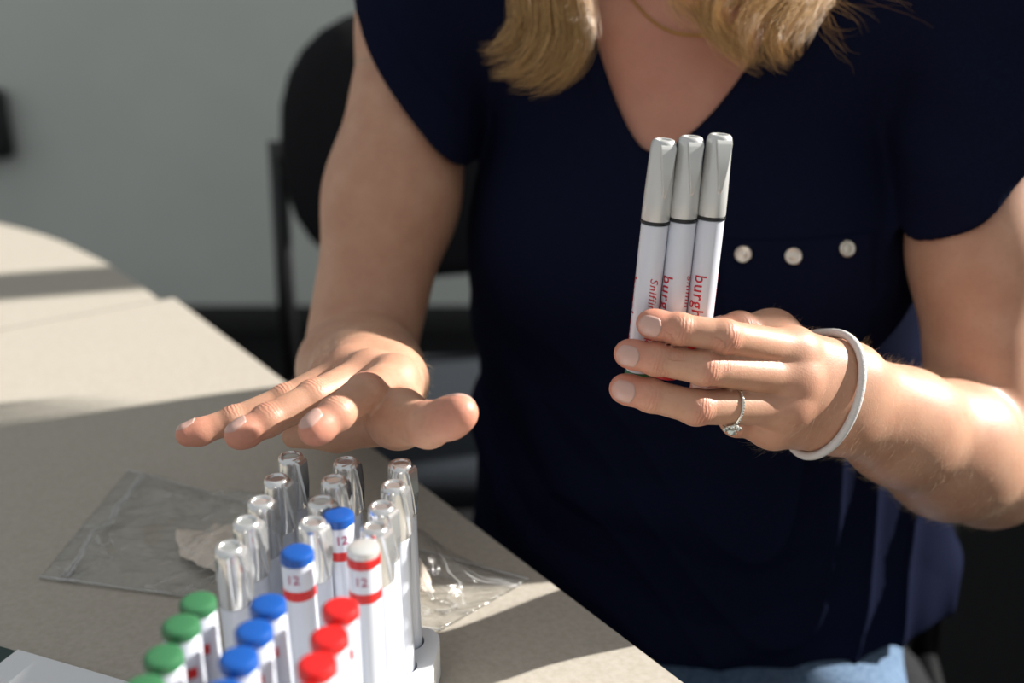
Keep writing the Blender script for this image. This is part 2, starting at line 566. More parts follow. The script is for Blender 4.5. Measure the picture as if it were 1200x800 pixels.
# ------------------------------------------------------------------ chairs
def pad_bm(w, h, t, curve=0.0, bulge=0.0, power=3.0, n=28, m=20):
    """rounded (superellipse) cushion in the xz plane, thickness along y, curved about z"""
    bm = bmesh.new()
    fr_, bk = [], []
    layers = []
    for (k, y) in ((0.0, -1), (0.5, -1), (0.85, -0.95), (0.97, -0.7), (1.0, 0), (0.97, 0.7), (0.85, 0.95), (0.5, 1), (0.0, 1)):
        ring = []
        if k == 0:
            ring = [bm.verts.new((0, y * t / 2 - (bulge if y < 0 else 0), 0))]
        else:
            for i in range(n):
                a = 2 * math.pi * i / n
                c, s = math.cos(a), math.sin(a)
                x = math.copysign(abs(c) ** (2 / power), c) * w / 2 * k
                z = math.copysign(abs(s) ** (2 / power), s) * h / 2 * k
                yy = y * t / 2 - (bulge * (1 - k * k) if y < 0 else 0) - curve * (2 * x / w) ** 2
                ring.append(bm.verts.new((x, yy, z)))
        layers.append(ring)
    for a, b in zip(layers, layers[1:]):
        if len(a) == 1:
            for i in range(n): bm.faces.new((a[0], b[i], b[(i + 1) % n]))
        elif len(b) == 1:
            for i in range(n): bm.faces.new((a[i], b[0], a[(i + 1) % n]))
        else:
            for i in range(n):
                j = (i + 1) % n
                bm.faces.new((a[i], b[i], b[j], a[j]))
    return bm


def make_chair(name, loc, rz, back_c, back_w, back_h, seat_mat, label, post_top, post_x, seat_z=0.445):
    root = empty(name, loc, (0, 0, rz))
    b = obj_bm('backrest', pad_bm(back_w, back_h, 0.05, curve=0.03, bulge=0.012, power=2.5), M_black_fab, root)
    b.location = (0, 0.21, back_c); b.rotation_euler = (math.radians(-8), 0, 0)
    s = obj_bm('seat', pad_bm(0.47, 0.46, 0.07, bulge=0.008, power=4), seat_mat, root)
    s.location = (0, -0.02, seat_z); s.rotation_euler = (math.radians(-90), 0, 0)
    for sx in (-1, 1):
        px = sx * post_x
        obj_bm('back_post', tube_bm([(px, 0.19, 0.40), (px, 0.20, 0.6), (px, 0.235, post_top)], 0.015, 10), M_black_metal, root)
        obj_bm('leg', tube_bm([(px, 0.19, 0.405), (px, 0.23, 0.2), (px, 0.27, 0.0)], 0.014, 10), M_black_metal, root)
        obj_bm('leg', tube_bm([(px, -0.2, 0.42), (px, -0.215, 0.2), (px, -0.23, 0.0)], 0.014, 10), M_black_metal, root)
        obj_bm('seat_rail', tube_bm([(px, 0.2, 0.40), (px, -0.21, 0.41)], 0.013, 10), M_black_metal, root)
    obj_bm('back_bracket', tube_bm([(-post_x, 0.222, back_c - .02), (0, 0.245, back_c - .02), (post_x, 0.222, back_c - .02)], 0.012, 8), M_black_metal, root)
    tag(root, label, 'chair')
    return root


make_chair('visitor_chair', (-0.13, 1.50, 0), math.radians(4), 0.83, 0.44, 0.43, M_grey_fab,
           'empty black chair with rounded backrest standing behind the arm near the wall', 0.835, 0.232)
make_chair('desk_chair', (0.185, 0.842, 0), math.radians(-12), 0.74, 0.44, 0.30, M_black_fab,
           'black chair that the person sits on, mostly hidden behind the blouse', 0.70, 0.235, seat_z=0.412)

# ------------------------------------------------------------------ pens
PEN_L, PEN_R = 0.131, 0.0072
Z_RING = 0.088


def shared(bm, name, m, ang=35):
    me = bpy.data.meshes.new(name)
    bmesh.ops.recalc_face_normals(bm, faces=bm.faces)
    a = math.radians(ang)
    for f in bm.faces: f.smooth = True
    for e in bm.edges:
        if len(e.link_faces) == 2 and e.calc_face_angle(0) > a: e.smooth = False
    bm.to_mesh(me); bm.free()
    me.materials.append(m)
    return me


me_body = shared(lathe([(PEN_R - .0004, 0.005), (PEN_R, 0.0055), (PEN_R, Z_RING - .001), (PEN_R - .0006, Z_RING - .0004)], 32), 'barrel', M_pen)
me_ring = shared(lathe([(PEN_R - .0003, Z_RING - .0008), (PEN_R + .0005, Z_RING - .0004), (PEN_R + .0005, Z_RING + .0009), (PEN_R - .0003, Z_RING + .0013)], 32), 'seal_ring', M_dkring)
CT = PEN_L
me_cap = shared(lathe([(PEN_R + .0001, Z_RING + .0013), (PEN_R + .0003, Z_RING + .002), (PEN_R + .0001, 0.100), (PEN_R - .0006, CT - .004), (PEN_R - .0010, CT - .0016),
                       (PEN_R - .0018, CT - .0004), (PEN_R - .0027, CT), (PEN_R - .0034, CT - .0002), (PEN_R - .0037, CT - .0009), (0.0012, CT - .0009)], 36), 'cap', M_silver, 50)


def clip_bm():
    bm = bmesh.new()
    secs = [(CT - .0022, .0042, .0010), (CT - .004, .0042, .0020), (CT - .016, .0027, .0023), (CT - .027, .0011, .0018), (CT - .0295, .0007, .0002)]
    rows = []
    for z, w, p in secs:
        r0 = PEN_R - .0012
        rt = math.sqrt(max(1e-9, (PEN_R - .0004) ** 2 - w * w))
        rows.append([bm.verts.new((r0 - .003, -w, z)), bm.verts.new((rt + p, -w, z)), bm.verts.new((rt + p, w, z)), bm.verts.new((r0 - .003, w, z))])
    for a, b in zip(rows, rows[1:]):
        for i in range(4):
            bm.faces.new((a[i], a[(i + 1) % 4], b[(i + 1) % 4], b[i]))
    bm.faces.new(rows[0]); bm.faces.new(rows[-1][::-1])
    bmesh.ops.recalc_face_normals(bm, faces=bm.faces)
    bmesh.ops.bevel(bm, geom=[e for e in bm.edges], offset=.00025, segments=1, affect='EDGES')
    return bm


me_body2 = shared(lathe([(PEN_R - .0004, 0.005), (PEN_R, 0.0055), (PEN_R, 0.101), (PEN_R - .0006, .1015)], 32), 'barrel', M_pen)
me_cap2 = shared(lathe([(PEN_R - .0003, 0.1012), (PEN_R + .0002, 0.1018), (PEN_R - .0004, CT - .004), (PEN_R - .0008, CT - .0016),
                        (PEN_R - .0016, CT - .0004), (PEN_R - .0024, CT), (PEN_R - .0030, CT - .0002), (PEN_R - .0034, CT - .0010), (0.0012, CT - .0010)], 36), 'cap', M_chrome, 50)
me_clip = shared(clip_bm(), 'clip', M_silver, 30)
me_clip2 = shared(clip_bm(), 'clip', M_chrome, 30)
plug_prof = [(0.0005, 0.0), (PEN_R - .0022, 0.0), (PEN_R - .0008, .0003), (PEN_R + .0001, .0010), (PEN_R + .0003, .002), (PEN_R + .0003, .0048), (PEN_R - .0006, .0054)]
me_plug = {k: shared(lathe(plug_prof, 32), 'plug', m) for k, m in (('red', M_red), ('blue', M_blue), ('green', M_green))}
me_disc = shared(lathe([(0.0005, -.0032), (PEN_R - .0012, -.0032), (PEN_R - .0002, -.0026), (PEN_R, -.0004), (PEN_R - .0004, 0.0012)], 32), 'end_disc', M_silver)


def wrap_patch(z0, z1, a0, a1, r, n=18):
    bm = bmesh.new()
    lo = [bm.verts.new((r * math.cos(a0 + (a1 - a0) * i / n), r * math.sin(a0 + (a1 - a0) * i / n), z0)) for i in range(n + 1)]
    hi = [bm.verts.new((v.co.x, v.co.y, z1)) for v in lo]
    for i in range(n): bm.faces.new((lo[i], lo[i + 1], hi[i + 1], hi[i]))
    return bm


me_band = shared(wrap_patch(0.0172, 0.0220, -1.9, 1.9, PEN_R + .00012), 'label_band', M_red)


def text_mesh(txt, size, m, shear=0.0, space=1.0, bold=0.0):
    cu = bpy.data.curves.new('lettering', 'FONT')
    cu.body = txt; cu.size = size; cu.shear = shear; cu.space_character = space
    cu.align_x = 'LEFT'; cu.align_y = 'CENTER'; cu.offset = bold; cu.resolution_u = 3
    o = bpy.data.objects.new('lettering', cu)
    COL.objects.link(o)
    dg = bpy.context.evaluated_depsgraph_get()
    me = bpy.data.meshes.new_from_object(o.evaluated_get(dg))
    bpy.data.objects.remove(o)
    bm = bmesh.new(); bm.from_mesh(me)
    bmesh.ops.triangulate(bm, faces=bm.faces)
    for k in range(2):
        long = [e for e in bm.edges if e.calc_length() > 0.0012]
        if long: bmesh.ops.subdivide_edges(bm, edges=long, cuts=1)
    bm.to_mesh(me); bm.free()
    me.materials.clear(); me.materials.append(m)
    return me


def wrap_text(me, z0, ang, r, along=True):
    """along: reading down the pen with letter tops to the viewer's right; else upright around the barrel"""
    co = np.zeros(len(me.vertices) * 3, np.float32)
    me.vertices.foreach_get('co', co)
    co = co.reshape(-1, 3)
    if along:
        th, z = ang + co[:, 1] / r, z0 - co[:, 0]
    else:
        th, z = ang + co[:, 0] / r, z0 + co[:, 1]
    out = np.stack([r * np.cos(th), r * np.sin(th), z], 1)
    me.vertices.foreach_set('co', out.astype(np.float32).ravel())
    me.update()
    return me


me_logo = wrap_text(text_mesh('burghart', 0.0092, M_print, bold=0.00008, space=1.12), 0.0585, 0.0, PEN_R + .00013)
me_name = wrap_text(text_mesh("Sniffin' Sticks", 0.0066, M_print, shear=0.3, space=1.1), 0.0595, 1.9, PEN_R + .00013)
me_num = wrap_text(text_mesh('12', 0.0062, M_printp, bold=0.0001), 0.0112, -0.25, PEN_R + .00013, along=False)
me_num_f = me_num.copy()      # for pens standing plug-up the figures are printed the other way round
co = np.zeros(len(me_num_f.vertices) * 3, np.float32); me_num_f.vertices.foreach_get('co', co); co = co.reshape(-1, 3)
co[:, 1] *= -1; co[:, 2] = 0.0224 - co[:, 2]
me_num_f.vertices.foreach_set('co', co.ravel()); me_num_f.update()


def make_pen(name, matrix, colour, label, group, held=False, plug_up=False, disc=False, turn=0.0, text=True):
    root = bpy.data.objects.new(name, None)
    root.empty_display_size = 0.02
    root.matrix_world = matrix
    COL.objects.link(root)
    tag(root, label, 'pen', group)

    def part(n, me, rz=0.0):
        o = bpy.data.objects.new(n, me)
        link(o, root)
        o.rotation_euler = (0, 0, rz)
        return o
    chrome = not held and not plug_up
    part('barrel', me_body2 if chrome else me_body)
    part('plug', me_plug[colour])
    if disc: part('end_disc', me_disc)
    if not chrome: part('seal_ring', me_ring)
    c = part('cap', me_cap2 if chrome else me_cap)
    cl = bpy.data.objects.new('clip', me_clip2 if chrome else me_clip); link(cl, c); cl.rotation_euler = (0, 0, 0.42 if held else turn)
    if not chrome:
        part('label_band', me_band, turn)
        part('lettering', me_num_f if plug_up else me_num, turn)
    if text:
        part('lettering', me_logo, turn)
        part('lettering', me_name, turn)
    return root


def frame(origin, axis, facing):
    """matrix with local z = axis and local x as close to facing as possible"""
    z = Vector(axis).normalized()
    x = Vector(facing); x = (x - z * x.dot(z)).normalized()
    y = z.cross(x)
    M = Matrix((x, y, z)).transposed().to_4x4()
    M.translation = Vector(origin)
    return M


# rack of pens ------------------------------------------------------
R0 = on_plane(471, 541, CAM_Z - 0.251)[:2]
A_ = np.array([-0.0987, -0.9951]); C_ = np.array([-0.9951, 0.0987])
S_POS = [0.0, 0.0212, 0.0428, 0.0632, 0.0866, 0.1275, 0.1450, 0.1625, 0.1800]
C_POS = [0.0, 0.0299, 0.0592]
TOP_Z, RACK_Z = CAM_Z - 0.251, CAM_Z - 0.361
HOLE = 0.0083


def rack_pt(s, c):
    return R0 + A_ * s + C_ * c


rack_root = empty('pen_rack', (*rack_pt(0.09, 0.03), TABLE_Z))
rack_org = np.array([*rack_pt(0.09, 0.03), 0.0])


def rack_mesh():
    """solid block with rounded corners and one round well per pen"""
    bm = bmesh.new()
    s_edges = [-0.013] + [(a + b) / 2 for a, b in zip(S_POS, S_POS[1:])] + [0.1886]
    c_edges = [-0.0165, 0.01495, 0.04455, 0.0757]
    n = 32
    zt, zb = RACK_Z, TABLE_Z + 0.002
    cache = {}

    def V(s, c, z):
        key = (round(s, 6), round(c, 6), round(z, 6))
        if key not in cache:
            p = rack_pt(s, c)
            cache[key] = bm.verts.new((p[0] - rack_org[0], p[1] - rack_org[1], z - TABLE_Z))
        return cache[key]
    for i in range(len(s_edges) - 1):
        for j in range(3):
            s0, s1, c0, c1 = s_edges[i], s_edges[i + 1], c_edges[j], c_edges[j + 1]
            sc, cc = S_POS[i], C_POS[j]
            sq, ci, cb = [], [], []
            for k in range(n):
                a = 2 * math.pi * (k + 0.5) / n - math.pi
                ca, sa = math.cos(a), math.sin(a)
                t = min(((s1 - sc) if ca > 0 else (s0 - sc)) / ca if abs(ca) > 1e-6 else 9, ((c1 - cc) if sa > 0 else (c0 - cc)) / sa if abs(sa) > 1e-6 else 9)
                # soften the outer corners of the block
                ps, pc = sc + ca * t, cc + sa * t
                rr = 0.011
                ls, hs, lc, hc = s_edges[0] + rr, s_edges[-1] - rr, c_edges[0] + rr, c_edges[-1] - rr
                qs, qc = min(max(ps, ls), hs), min(max(pc, lc), hc)
                ds, dc = ps - qs, pc - qc
                if abs(ds) > 1e-9 and abs(dc) > 1e-9:
                    l = math.hypot(ds, dc)
                    if l > rr: ps, pc = qs + ds / l * rr, qc + dc / l * rr
                sq.append((ps, pc)); ci.append((sc + ca * HOLE, cc + sa * HOLE))
            for es, ec in ((s0, c0), (s0, c1), (s1, c0), (s1, c1)):
                if es in (s_edges[0], s_edges[-1]) and ec in (c_edges[0], c_edges[-1]): continue
                kk = min(range(n), key=lambda q: (sq[q][0] - es) ** 2 + (sq[q][1] - ec) ** 2)
                sq[kk] = (es, ec)
            for k in range(n):
                m = (k + 1) % n
                bm.faces.new((V(*sq[k], zt), V(*sq[m], zt), V(*ci[m], zt), V(*ci[k], zt)))
                bm.faces.new((V(*ci[k], zt), V(*ci[m], zt), V(*ci[m], zb), V(*ci[k], zb)))
            bm.faces.new([V(*p, zb) for p in ci])
    # outer skirt around the block
    rim = []
    rr = 0.011
    ls, hs, lc, hc = s_edges[0] + rr, s_edges[-1] - rr, c_edges[0] + rr, c_edges[-1] - rr
    for (cs, cc, a0) in ((hs, hc, 0), (ls, hc, 90), (ls, lc, 180), (hs, lc, 270)):
        for k in range(9):
            a = math.radians(a0 + k * 90 / 8)
            rim.append((cs + rr * math.cos(a), cc + rr * math.sin(a)))
    n2 = len(rim)

    def P3(p, z, o=0.0):
        q = rack_pt(*p)
        cen = rack_pt(0.088, 0.03)
        return bm.verts.new((q[0] - rack_org[0], q[1] - rack_org[1], z - TABLE_Z))
    top = [P3(p, zt) for p in rim]
    bot = [P3(p, TABLE_Z + 0.0003) for p in rim]
    for k in range(n2):
        m = (k + 1) % n2
        bm.faces.new((top[k], top[m], bot[m], bot[k]))
    bm.faces.new(bot)
    return bm


me = bpy.data.meshes.new('rack_block')
bm = rack_mesh(); bm.to_mesh(me); bm.free()
me.materials.append(M_rack)
ro = bpy.data.objects.new('rack_block', me); link(ro, rack_root)
tag(rack_root, 'white plastic block rack holding three rows of pens', 'pen rack')

row_name = ['right', 'middle', 'left']
row_colour = ['red', 'blue', 'green']
ordn = ['first', 'second', 'third', 'fourth', 'fifth']
for j in range(3):
    for i, s in enumerate(S_POS):
        p = rack_pt(s, C_POS[j])
        tilt = Vector((random.uniform(-.012, .012), random.uniform(-.012, .012), 1))
        colour = row_colour[j]
        plug_up = i >= 5 or (j == 0 and i == 4) or (j == 1 and i == 4)
        tz = TOP_Z + random.uniform(-.001, .001)
        if plug_up:
            if i >= 5:
                lab = '%s-plugged white pen, %s of the %s pens from the hand, front of rack' % (colour, ordn[i - 5], colour)
            elif j == 0:
                lab = 'white pen with red bands and grey end, standing plug-up behind the red plugs'
            else:
                lab = 'blue-plugged white pen with red band standing above the other blue plugs'
            M = frame((p[0], p[1], tz), -tilt, (-0.25, -1, 0))
            make_pen('odor_pen', M, colour, lab, 'pens in the white rack', plug_up=True, disc=(j == 0 and i == 4), turn=random.uniform(-.3, .5) + (0.9 if i >= 5 else 0), text=False)
        else:
            lab = 'silver-capped white pen, %s from the back in the %s row of the rack' % (ordn[i], row_name[j])
            M = frame((p[0], p[1], tz - PEN_L), tilt, (1, -0.15, 0))
            make_pen('odor_pen', M, colour, lab, 'pens in the white rack', turn=random.uniform(-.35, .2), text=False)
# the stray pen between the middle and right rows
p = rack_pt((S_POS[2] + S_POS[3]) / 2 , 0.01650)
M = frame((p[0] - .0035, p[1] + .000, TOP_Z - 0.0005), (0.03, -0.0, -1), (0.2, -1, 0))
make_pen('odor_pen', M, 'blue', 'blue-plugged white pen wedged between the silver caps of the rack', 'pens in the white rack', plug_up=True, turn=0.1, text=False)

# the three pens held up --------------------------------------------
held = [((778.5, 163), (748, 437), 'green', 'left', 'marked with the name in red script', 0.95, -1.5),
        ((810.5, 159.5), (780, 445), 'red', 'middle', 'with red lettering', 0.05, -0.75),
        ((844, 157), (811, 449), 'blue', 'right', 'with large red lettering', 0.05, -0.28)]
for (tx, ty), (bx_, by_), colour, pos, extra, tturn, yaw in held:
    top = W(tx, ty, 0.541); bot = W(bx_, by_, 0.585)
    ax = (top - bot) / np.linalg.norm(top - bot)
    org = top - ax * PEN_L
    M = frame(org, ax, Vector((-org).tolist()) + Vector((0, 0, 1.0)))
    make_pen('odor_pen', M, colour, '%s of the three silver-capped pens held up in the hand, %s plug' % (pos, colour), 'pens held in the hand', held=True, turn=yaw)

# ------------------------------------------------------------------ implicit surfaces for the figure and her clothes
F4 = np.float32


def rcone(P, a, ra, b, rb, flat=None):
    """rounded cone; flat = (direction, factor>1) squashes it along the direction"""
    a = np.asarray(a, F4); b = np.asarray(b, F4)
    pa = P - a
    ba = b - a
    if flat is not None:
        n = np.asarray(flat[0], F4); n = n / np.linalg.norm(n)
        k = F4(flat[1] - 1)
        pa = pa + (pa @ n)[:, None] * n * k
        ba = ba + (ba @ n) * n * k
    l2 = float(ba @ ba)
    rr = ra - rb
    a2 = l2 - rr * rr
    il2 = 1.0 / l2
    y = pa @ ba
    z = y - l2
    q = pa * F4(l2) - ba * y[:, None]
    x2 = np.einsum('ij,ij->i', q, q)
    y2 = y * y * l2
    z2 = z * z * l2
    k = math.copysign(1, rr) * rr * rr * x2
    d = (np.sqrt(np.maximum(x2 * (a2 * il2), 0)) + y * rr) * il2 - ra
    m1 = np.sign(z) * a2 * z2 > k
    m2 = (~m1) & (np.sign(y) * a2 * y2 < k)
    d = np.where(m1, np.sqrt(x2 + z2) * il2 - rb, d)
    d = np.where(m2, np.sqrt(x2 + y2) * il2 - ra, d)
    if flat is not None:
        d = d / F4(max(1.0, 0.5 * (1 + flat[1])))
    return d


def ball(P, c, r):
    q = P - np.asarray(c, F4)
    return np.sqrt(np.einsum('ij,ij->i', q, q)) - F4(r)


def ellip(P, c, axes, radii):
    q = (P - np.asarray(c, F4)) @ np.asarray(axes, F4).T
    r = np.asarray(radii, F4)
    k0 = np.linalg.norm(q / r, axis=1)
    k1 = np.linalg.norm(q / (r * r), axis=1)
    return k0 * (k0 - 1) / np.maximum(k1, 1e-6)


def smin(a, b, k):
    h = np.clip(0.5 + 0.5 * (b - a) / k, 0, 1)
    return b + (a - b) * h - k * h * (1 - h)


def smax(a, b, k):
    return -smin(-a, -b, k)


def nrm(v):
    v = np.asarray(v, float)
    return v / np.linalg.norm(v)


def mesh_sdf(f, lo, hi, h, B=12, slack=1.35):
    """sparse surface nets"""
    lo = np.asarray(lo, float); hi = np.asarray(hi, float)
    nb = np.ceil((hi - lo) / (h * B)).astype(int)
    gi = np.stack(np.meshgrid(*[np.arange(n) for n in nb], indexing='ij'), -1).reshape(-1, 3)
    cen = (lo + (gi + 0.5) * h * B).astype(F4)
    d = np.concatenate([f(c) for c in np.array_split(cen, max(1, len(cen) // 60000))])
    keep = gi[np.abs(d) < h * B * 0.87 * slack]
    tot = nb * B + 2
    off = np.stack(np.meshgrid(*[np.arange(B + 1)] * 3, indexing='ij'), -1).reshape(-1, 3)
    keys, poss, q1 = [], [], []
    for ch in np.array_split(keep, max(1, len(keep) // 90)):
        gpt = ch[:, None, :] * B + off[None]
        pts = (lo + gpt.reshape(-1, 3) * h).astype(F4)
        v = f(pts).reshape(len(ch), B + 1, B + 1, B + 1)
        ins = v < 0
        cnt = sum(ins[:, i:B + i, j:B + j, k:B + k].astype(np.int8) for i in (0, 1) for j in (0, 1) for k in (0, 1))
        act = np.argwhere((cnt > 0) & (cnt < 8))
        if len(act) == 0: continue
        b, ci = act[:, 0], act[:, 1:]
        acc = np.zeros((len(act), 3)); num = np.zeros(len(act))
        corners = [(i, j, k) for i in (0, 1) for j in (0, 1) for k in (0, 1)]
        vals = {c: v[b, ci[:, 0] + c[0], ci[:, 1] + c[1], ci[:, 2] + c[2]] for c in corners}
        for c in corners:
            for axx in range(3):
                if c[axx] == 0:
                    e = list(c); e[axx] = 1; e = tuple(e)
                    va, vb = vals[c], vals[e]
                    m = (va < 0) != (vb < 0)
                    t = np.where(m, va / np.where(m, va - vb, 1), 0)
                    p = np.array(c, float)[None].repeat(len(act), 0)
                    p[:, axx] += t
                    acc += p * m[:, None]; num += m
        pos = lo + (ch[b] * B + ci + acc / num[:, None]) * h
        g = ch[b] * B + ci + 1
        keys.append((g[:, 0] * tot[1] + g[:, 1]) * tot[2] + g[:, 2]); poss.append(pos)
        for axx in range(3):
            o1, o2 = (axx + 1) % 3, (axx + 2) % 3
            sl0 = [slice(0, B)] * 3; sl1 = [slice(0, B)] * 3
            sl1[axx] = slice(1, B + 1)
            s0 = ins[(slice(None), *sl0)]; s1 = ins[(slice(None), *sl1)]
            ed = np.argwhere(s0 != s1)
            if len(ed) == 0: continue
            g = ch[ed[:, 0]] * B + ed[:, 1:] + 1
            inside0 = s0[tuple(ed.T)]
            cells = []
            for (u, w) in ((0, 0), (1, 0), (1, 1), (0, 1)):
                gg = g.copy(); gg[:, o1] -= u; gg[:, o2] -= w
                cells.append((gg[:, 0] * tot[1] + gg[:, 1]) * tot[2] + gg[:, 2])
            qd = np.stack(cells, 1)
            qd[~inside0] = qd[~inside0][:, ::-1]
            q1.append(qd)
    keys = np.concatenate(keys); poss = np.concatenate(poss); qs = np.concatenate(q1)
    keys, ui = np.unique(keys, return_index=True)
    poss = poss[ui]
    idx = np.searchsorted(keys, qs)
    idx = np.clip(idx, 0, len(keys) - 1)
    ok = (keys[idx] == qs).all(1)
    return poss, idx[ok]


def trace(f, origins, dirs, tmax=0.08):
    """march points onto the surface"""
    o = np.asarray(origins, F4).copy(); dd = np.asarray(dirs, F4)
    t = np.zeros(len(o), F4)
    for _ in range(60):
        d = f(o + dd * t[:, None])
        t = np.minimum(t + d * 0.9, tmax)
    return o + dd * t[:, None]


# ---- joints of the figure (photo pixel, distance) -------------------
CAMP = np.array([0, 0, CAM_Z])
Lsh, Lel, Lwr = W(1140, 40, 0.755), W(1156, 548, 0.745), W(985, 466, 0.618)
Rsh, Rel, Rwr = W(500, 30, 0.86), W(418, 432, 0.85), W(438, 443, 0.645)

# held hand: fingers cross in front of the pens
LF = {
    'index': ([(930, 411, .588), (848, 394, .5555), (795, 385, .5535), (761, 379, .5555)], [.0113, .0087, .0080, .0070]),
    'middle': ([(932, 443, .586), (824, 431, .5560), (768, 421, .5565), (735, 414, .558)], [.0113, .0087, .0081, .0070]),
    'ring': ([(921, 475, .588), (815, 477, .5625), (762, 463, .5615), (730, 455, .563)], [.0112, .0092, .0085, .0073]),
    'pinky': ([(906, 500, .598), (862, 494, .592), (838, 470, .601), (822, 452, .606)], [.0098, .0078, .0070, .0060]),
    'thumb': ([(905, 394, .622), (866, 386, .604), (840, 392, .5965)], [.0115, .0100, .0082]),
}
RF = {
    'index': ([(462, 443, .590), (428, 459, .550), (394, 485, .527), (367, 504, .517)], [.0114, .0095, .0086, .0072]),
    'middle': ([(432, 437, .603), (367, 466, .572), (313, 493, .554), (279, 510, .544)], [.0112, .0092, .0084, .0070]),
    'ring': ([(408, 434, .622), (334, 469, .602), (274, 493, .590), (220, 509, .582)], [.0106, .0086, .0078, .0066]),
    'pinky': ([(390, 440, .642), (344, 468, .630), (304, 486, .622), (268, 498, .616)], [.0098, .0074, .0066, .0056]),
    'thumb': ([(466, 490, .560), (502, 498, .527), (538, 484, .514)], [.0128, .0112, .0094]),
}


def make_arm(sh, el, wr, fingers, dorsal, width, elbow_back, thumb_root, pads=(), ur=.0455, web=.006):
    sh, el, wr = map(np.asarray, (sh, el, wr))
    dorsal = nrm(dorsal)
    J = {k: [W(*p) for p in v[0]] for k, v in fingers.items()}
    R = {k: v[1] for k, v in fingers.items()}
    mcps = np.array([J[k][0] for k in ('index', 'middle', 'ring', 'pinky')])
    hand_ax = nrm(mcps.mean(0) - wr)
    width = nrm(np.asarray(width) - hand_ax * (np.asarray(width) @ hand_ax))
    dn = np.cross(hand_ax, width); dn = dn if dn @ dorsal > 0 else -dn
    fa = nrm(wr - el)
    wd = nrm(width - fa * (width @ fa))
    L = np.linalg.norm(wr - el)
    pa = nrm(np.cross(fa, wd))
    knots = []
    for k in J:
        js = J[k]
        for i in range(1, len(js) - 1):
            knots.append((js[i], nrm(js[i + 1] - js[i - 1]), R[k][i]))

    allp = np.concatenate([np.array(v) for v in J.values()] + [wr[None]])
    hc = (allp.min(0) + allp.max(0)) / 2
    hr = np.linalg.norm(allp - hc, axis=1).max() + .085

    def finger(P, k):
        js, r = J[k], R[k]
        g = None
        for i in range(len(js) - 1):
            c = rcone(P, js[i], r[i], js[i + 1], r[i + 1])
            g = c if g is None else smin(g, c, .0025)
        for i in range(1, len(js) - 1):
            g = smin(g, ball(P, js[i] + dn * .0007, r[i] * .97), .003)
        pm = js[-1] * .72 + js[-2] * .28 - dn * .0012          # finger pad
        return smin(g, ball(P, pm, r[-1] * 1.06), .004)

    def f(P):
        # upper arm
        ua = nrm(el - sh)
        d = rcone(P, sh, .050, sh + (el - sh) * .5, ur)
        d = smin(d, rcone(P, sh + (el - sh) * .5, ur, el, ur - .005), .03)
        d = smin(d, ball(P, el + np.asarray(elbow_back) * .012, .034), .02)
        # forearm: bulky near the elbow, oval at the wrist
        m1 = el + (wr - el) * .28
        m2 = el + (wr - el) * .62
        fo = rcone(P, el, .038, m1, .040, (pa, 1.08))
        fo = smin(fo, rcone(P, m1, .040, m2, .0325, (pa, 1.1)), .03)
        for s in (-1, 1):
            fo = smin(fo, rcone(P, m2 + wd * s * .008, .027, wr + wd * s * .0095, .0195), .018)
        d = smin(d, fo, .010)
        near = ball(P, hc, hr) < 0
        if not near.any():
            return d
        if near.all():
            return hand(P, d)
        d[near] = hand(P[near], d[near])
        return d

    def hand(P, d):
        # palm: metacarpals, thenar and little finger pads
        palm = None
        for i, k in enumerate(('index', 'middle', 'ring', 'pinky')):
            w0 = wr + width * (1.5 - i) * .0095 * (1 if (mcps[0] - mcps[3]) @ width > 0 else -1)
            m = J[k][0]
            c = rcone(P, w0, .0175, m - dn * .001, .0125)
            c = smin(c, ball(P, m + dn * .0018, .0098), .006)
            palm = c if palm is None else smin(palm, c, .010)
        pc = wr * .35 + mcps.mean(0) * .65 - dn * .009
        palm = smin(palm, rcone(P, wr - dn * .006, .016, pc, .019), .015)
        tr = np.asarray(thumb_root)
        palm = smin(palm, rcone(P, wr * .6 + tr * .4 - dn * .004, .0165, J['thumb'][0], .0135), .014)
        palm = smin(palm, rcone(P, J['thumb'][0], .012, J['index'][0] - dn * web, .008), .010)
        for (a0, r0, a1, r1) in pads:
            palm = smin(palm, rcone(P, a0, r0, a1, r1), .008)
        d = smin(d, palm, .014)
        out = d
        for k in J:
            g = finger(P, k)
            out = np.minimum(out, smin(d, g, .007 if k != 'thumb' else .011))
        return out
    f.finger = finger
    return f, J, R, dn, width, knots


l_dors = nrm(CAMP - W(880, 440, .58)) + np.array([0.1, 0, 0.15])
fL, JL, RL, dnL, wdL, knL = make_arm(Lsh, Lel, Lwr, LF, l_dors, W(928, 413, .59) - W(906, 500, .598), (0.6, 0.5, -0.6), W(945, 428, .620), ur=.0425)
r_dors = np.array([0.05, -0.35, 0.94])
fR, JR, RR, dnR, wdR, knR = make_arm(Rsh, Rel, Rwr, RF, r_dors, W(460, 447, .59) - W(390, 440, .642), (0.0, 0.6, -0.7), W(480, 462, .603),
                                       pads=[(W(456, 499, .580), .0110, W(395, 508, .590), .0090), (W(395, 508, .590), .0090, W(345, 511, .596), .0068)], ur=.0485, web=.015)

# ---- torso ----------------------------------------------------------
T_r = nrm(np.array([.985, -.175, 0]))
T_f = np.array([T_r[1], -T_r[0], 0.0])
T_f = T_f if T_f[1] < 0 else -T_f
SHC = (Lsh + Rsh) / 2
C_sh = np.array([.140, .865, 1.04])
C_hip = np.array([0.178, 0.850, 0.53])
SHC = np.array([.140, .865, SHC[2]])
NECK = np.array([C_sh[0] + .0, C_sh[1] + .012, 1.10])
HEAD = NECK + np.array([-.035, -.045, .215])


def axis_at(z):
    t = (z - C_hip[2]) / (C_sh[2] - C_hip[2])
    return C_hip + (C_sh - C_hip) * t


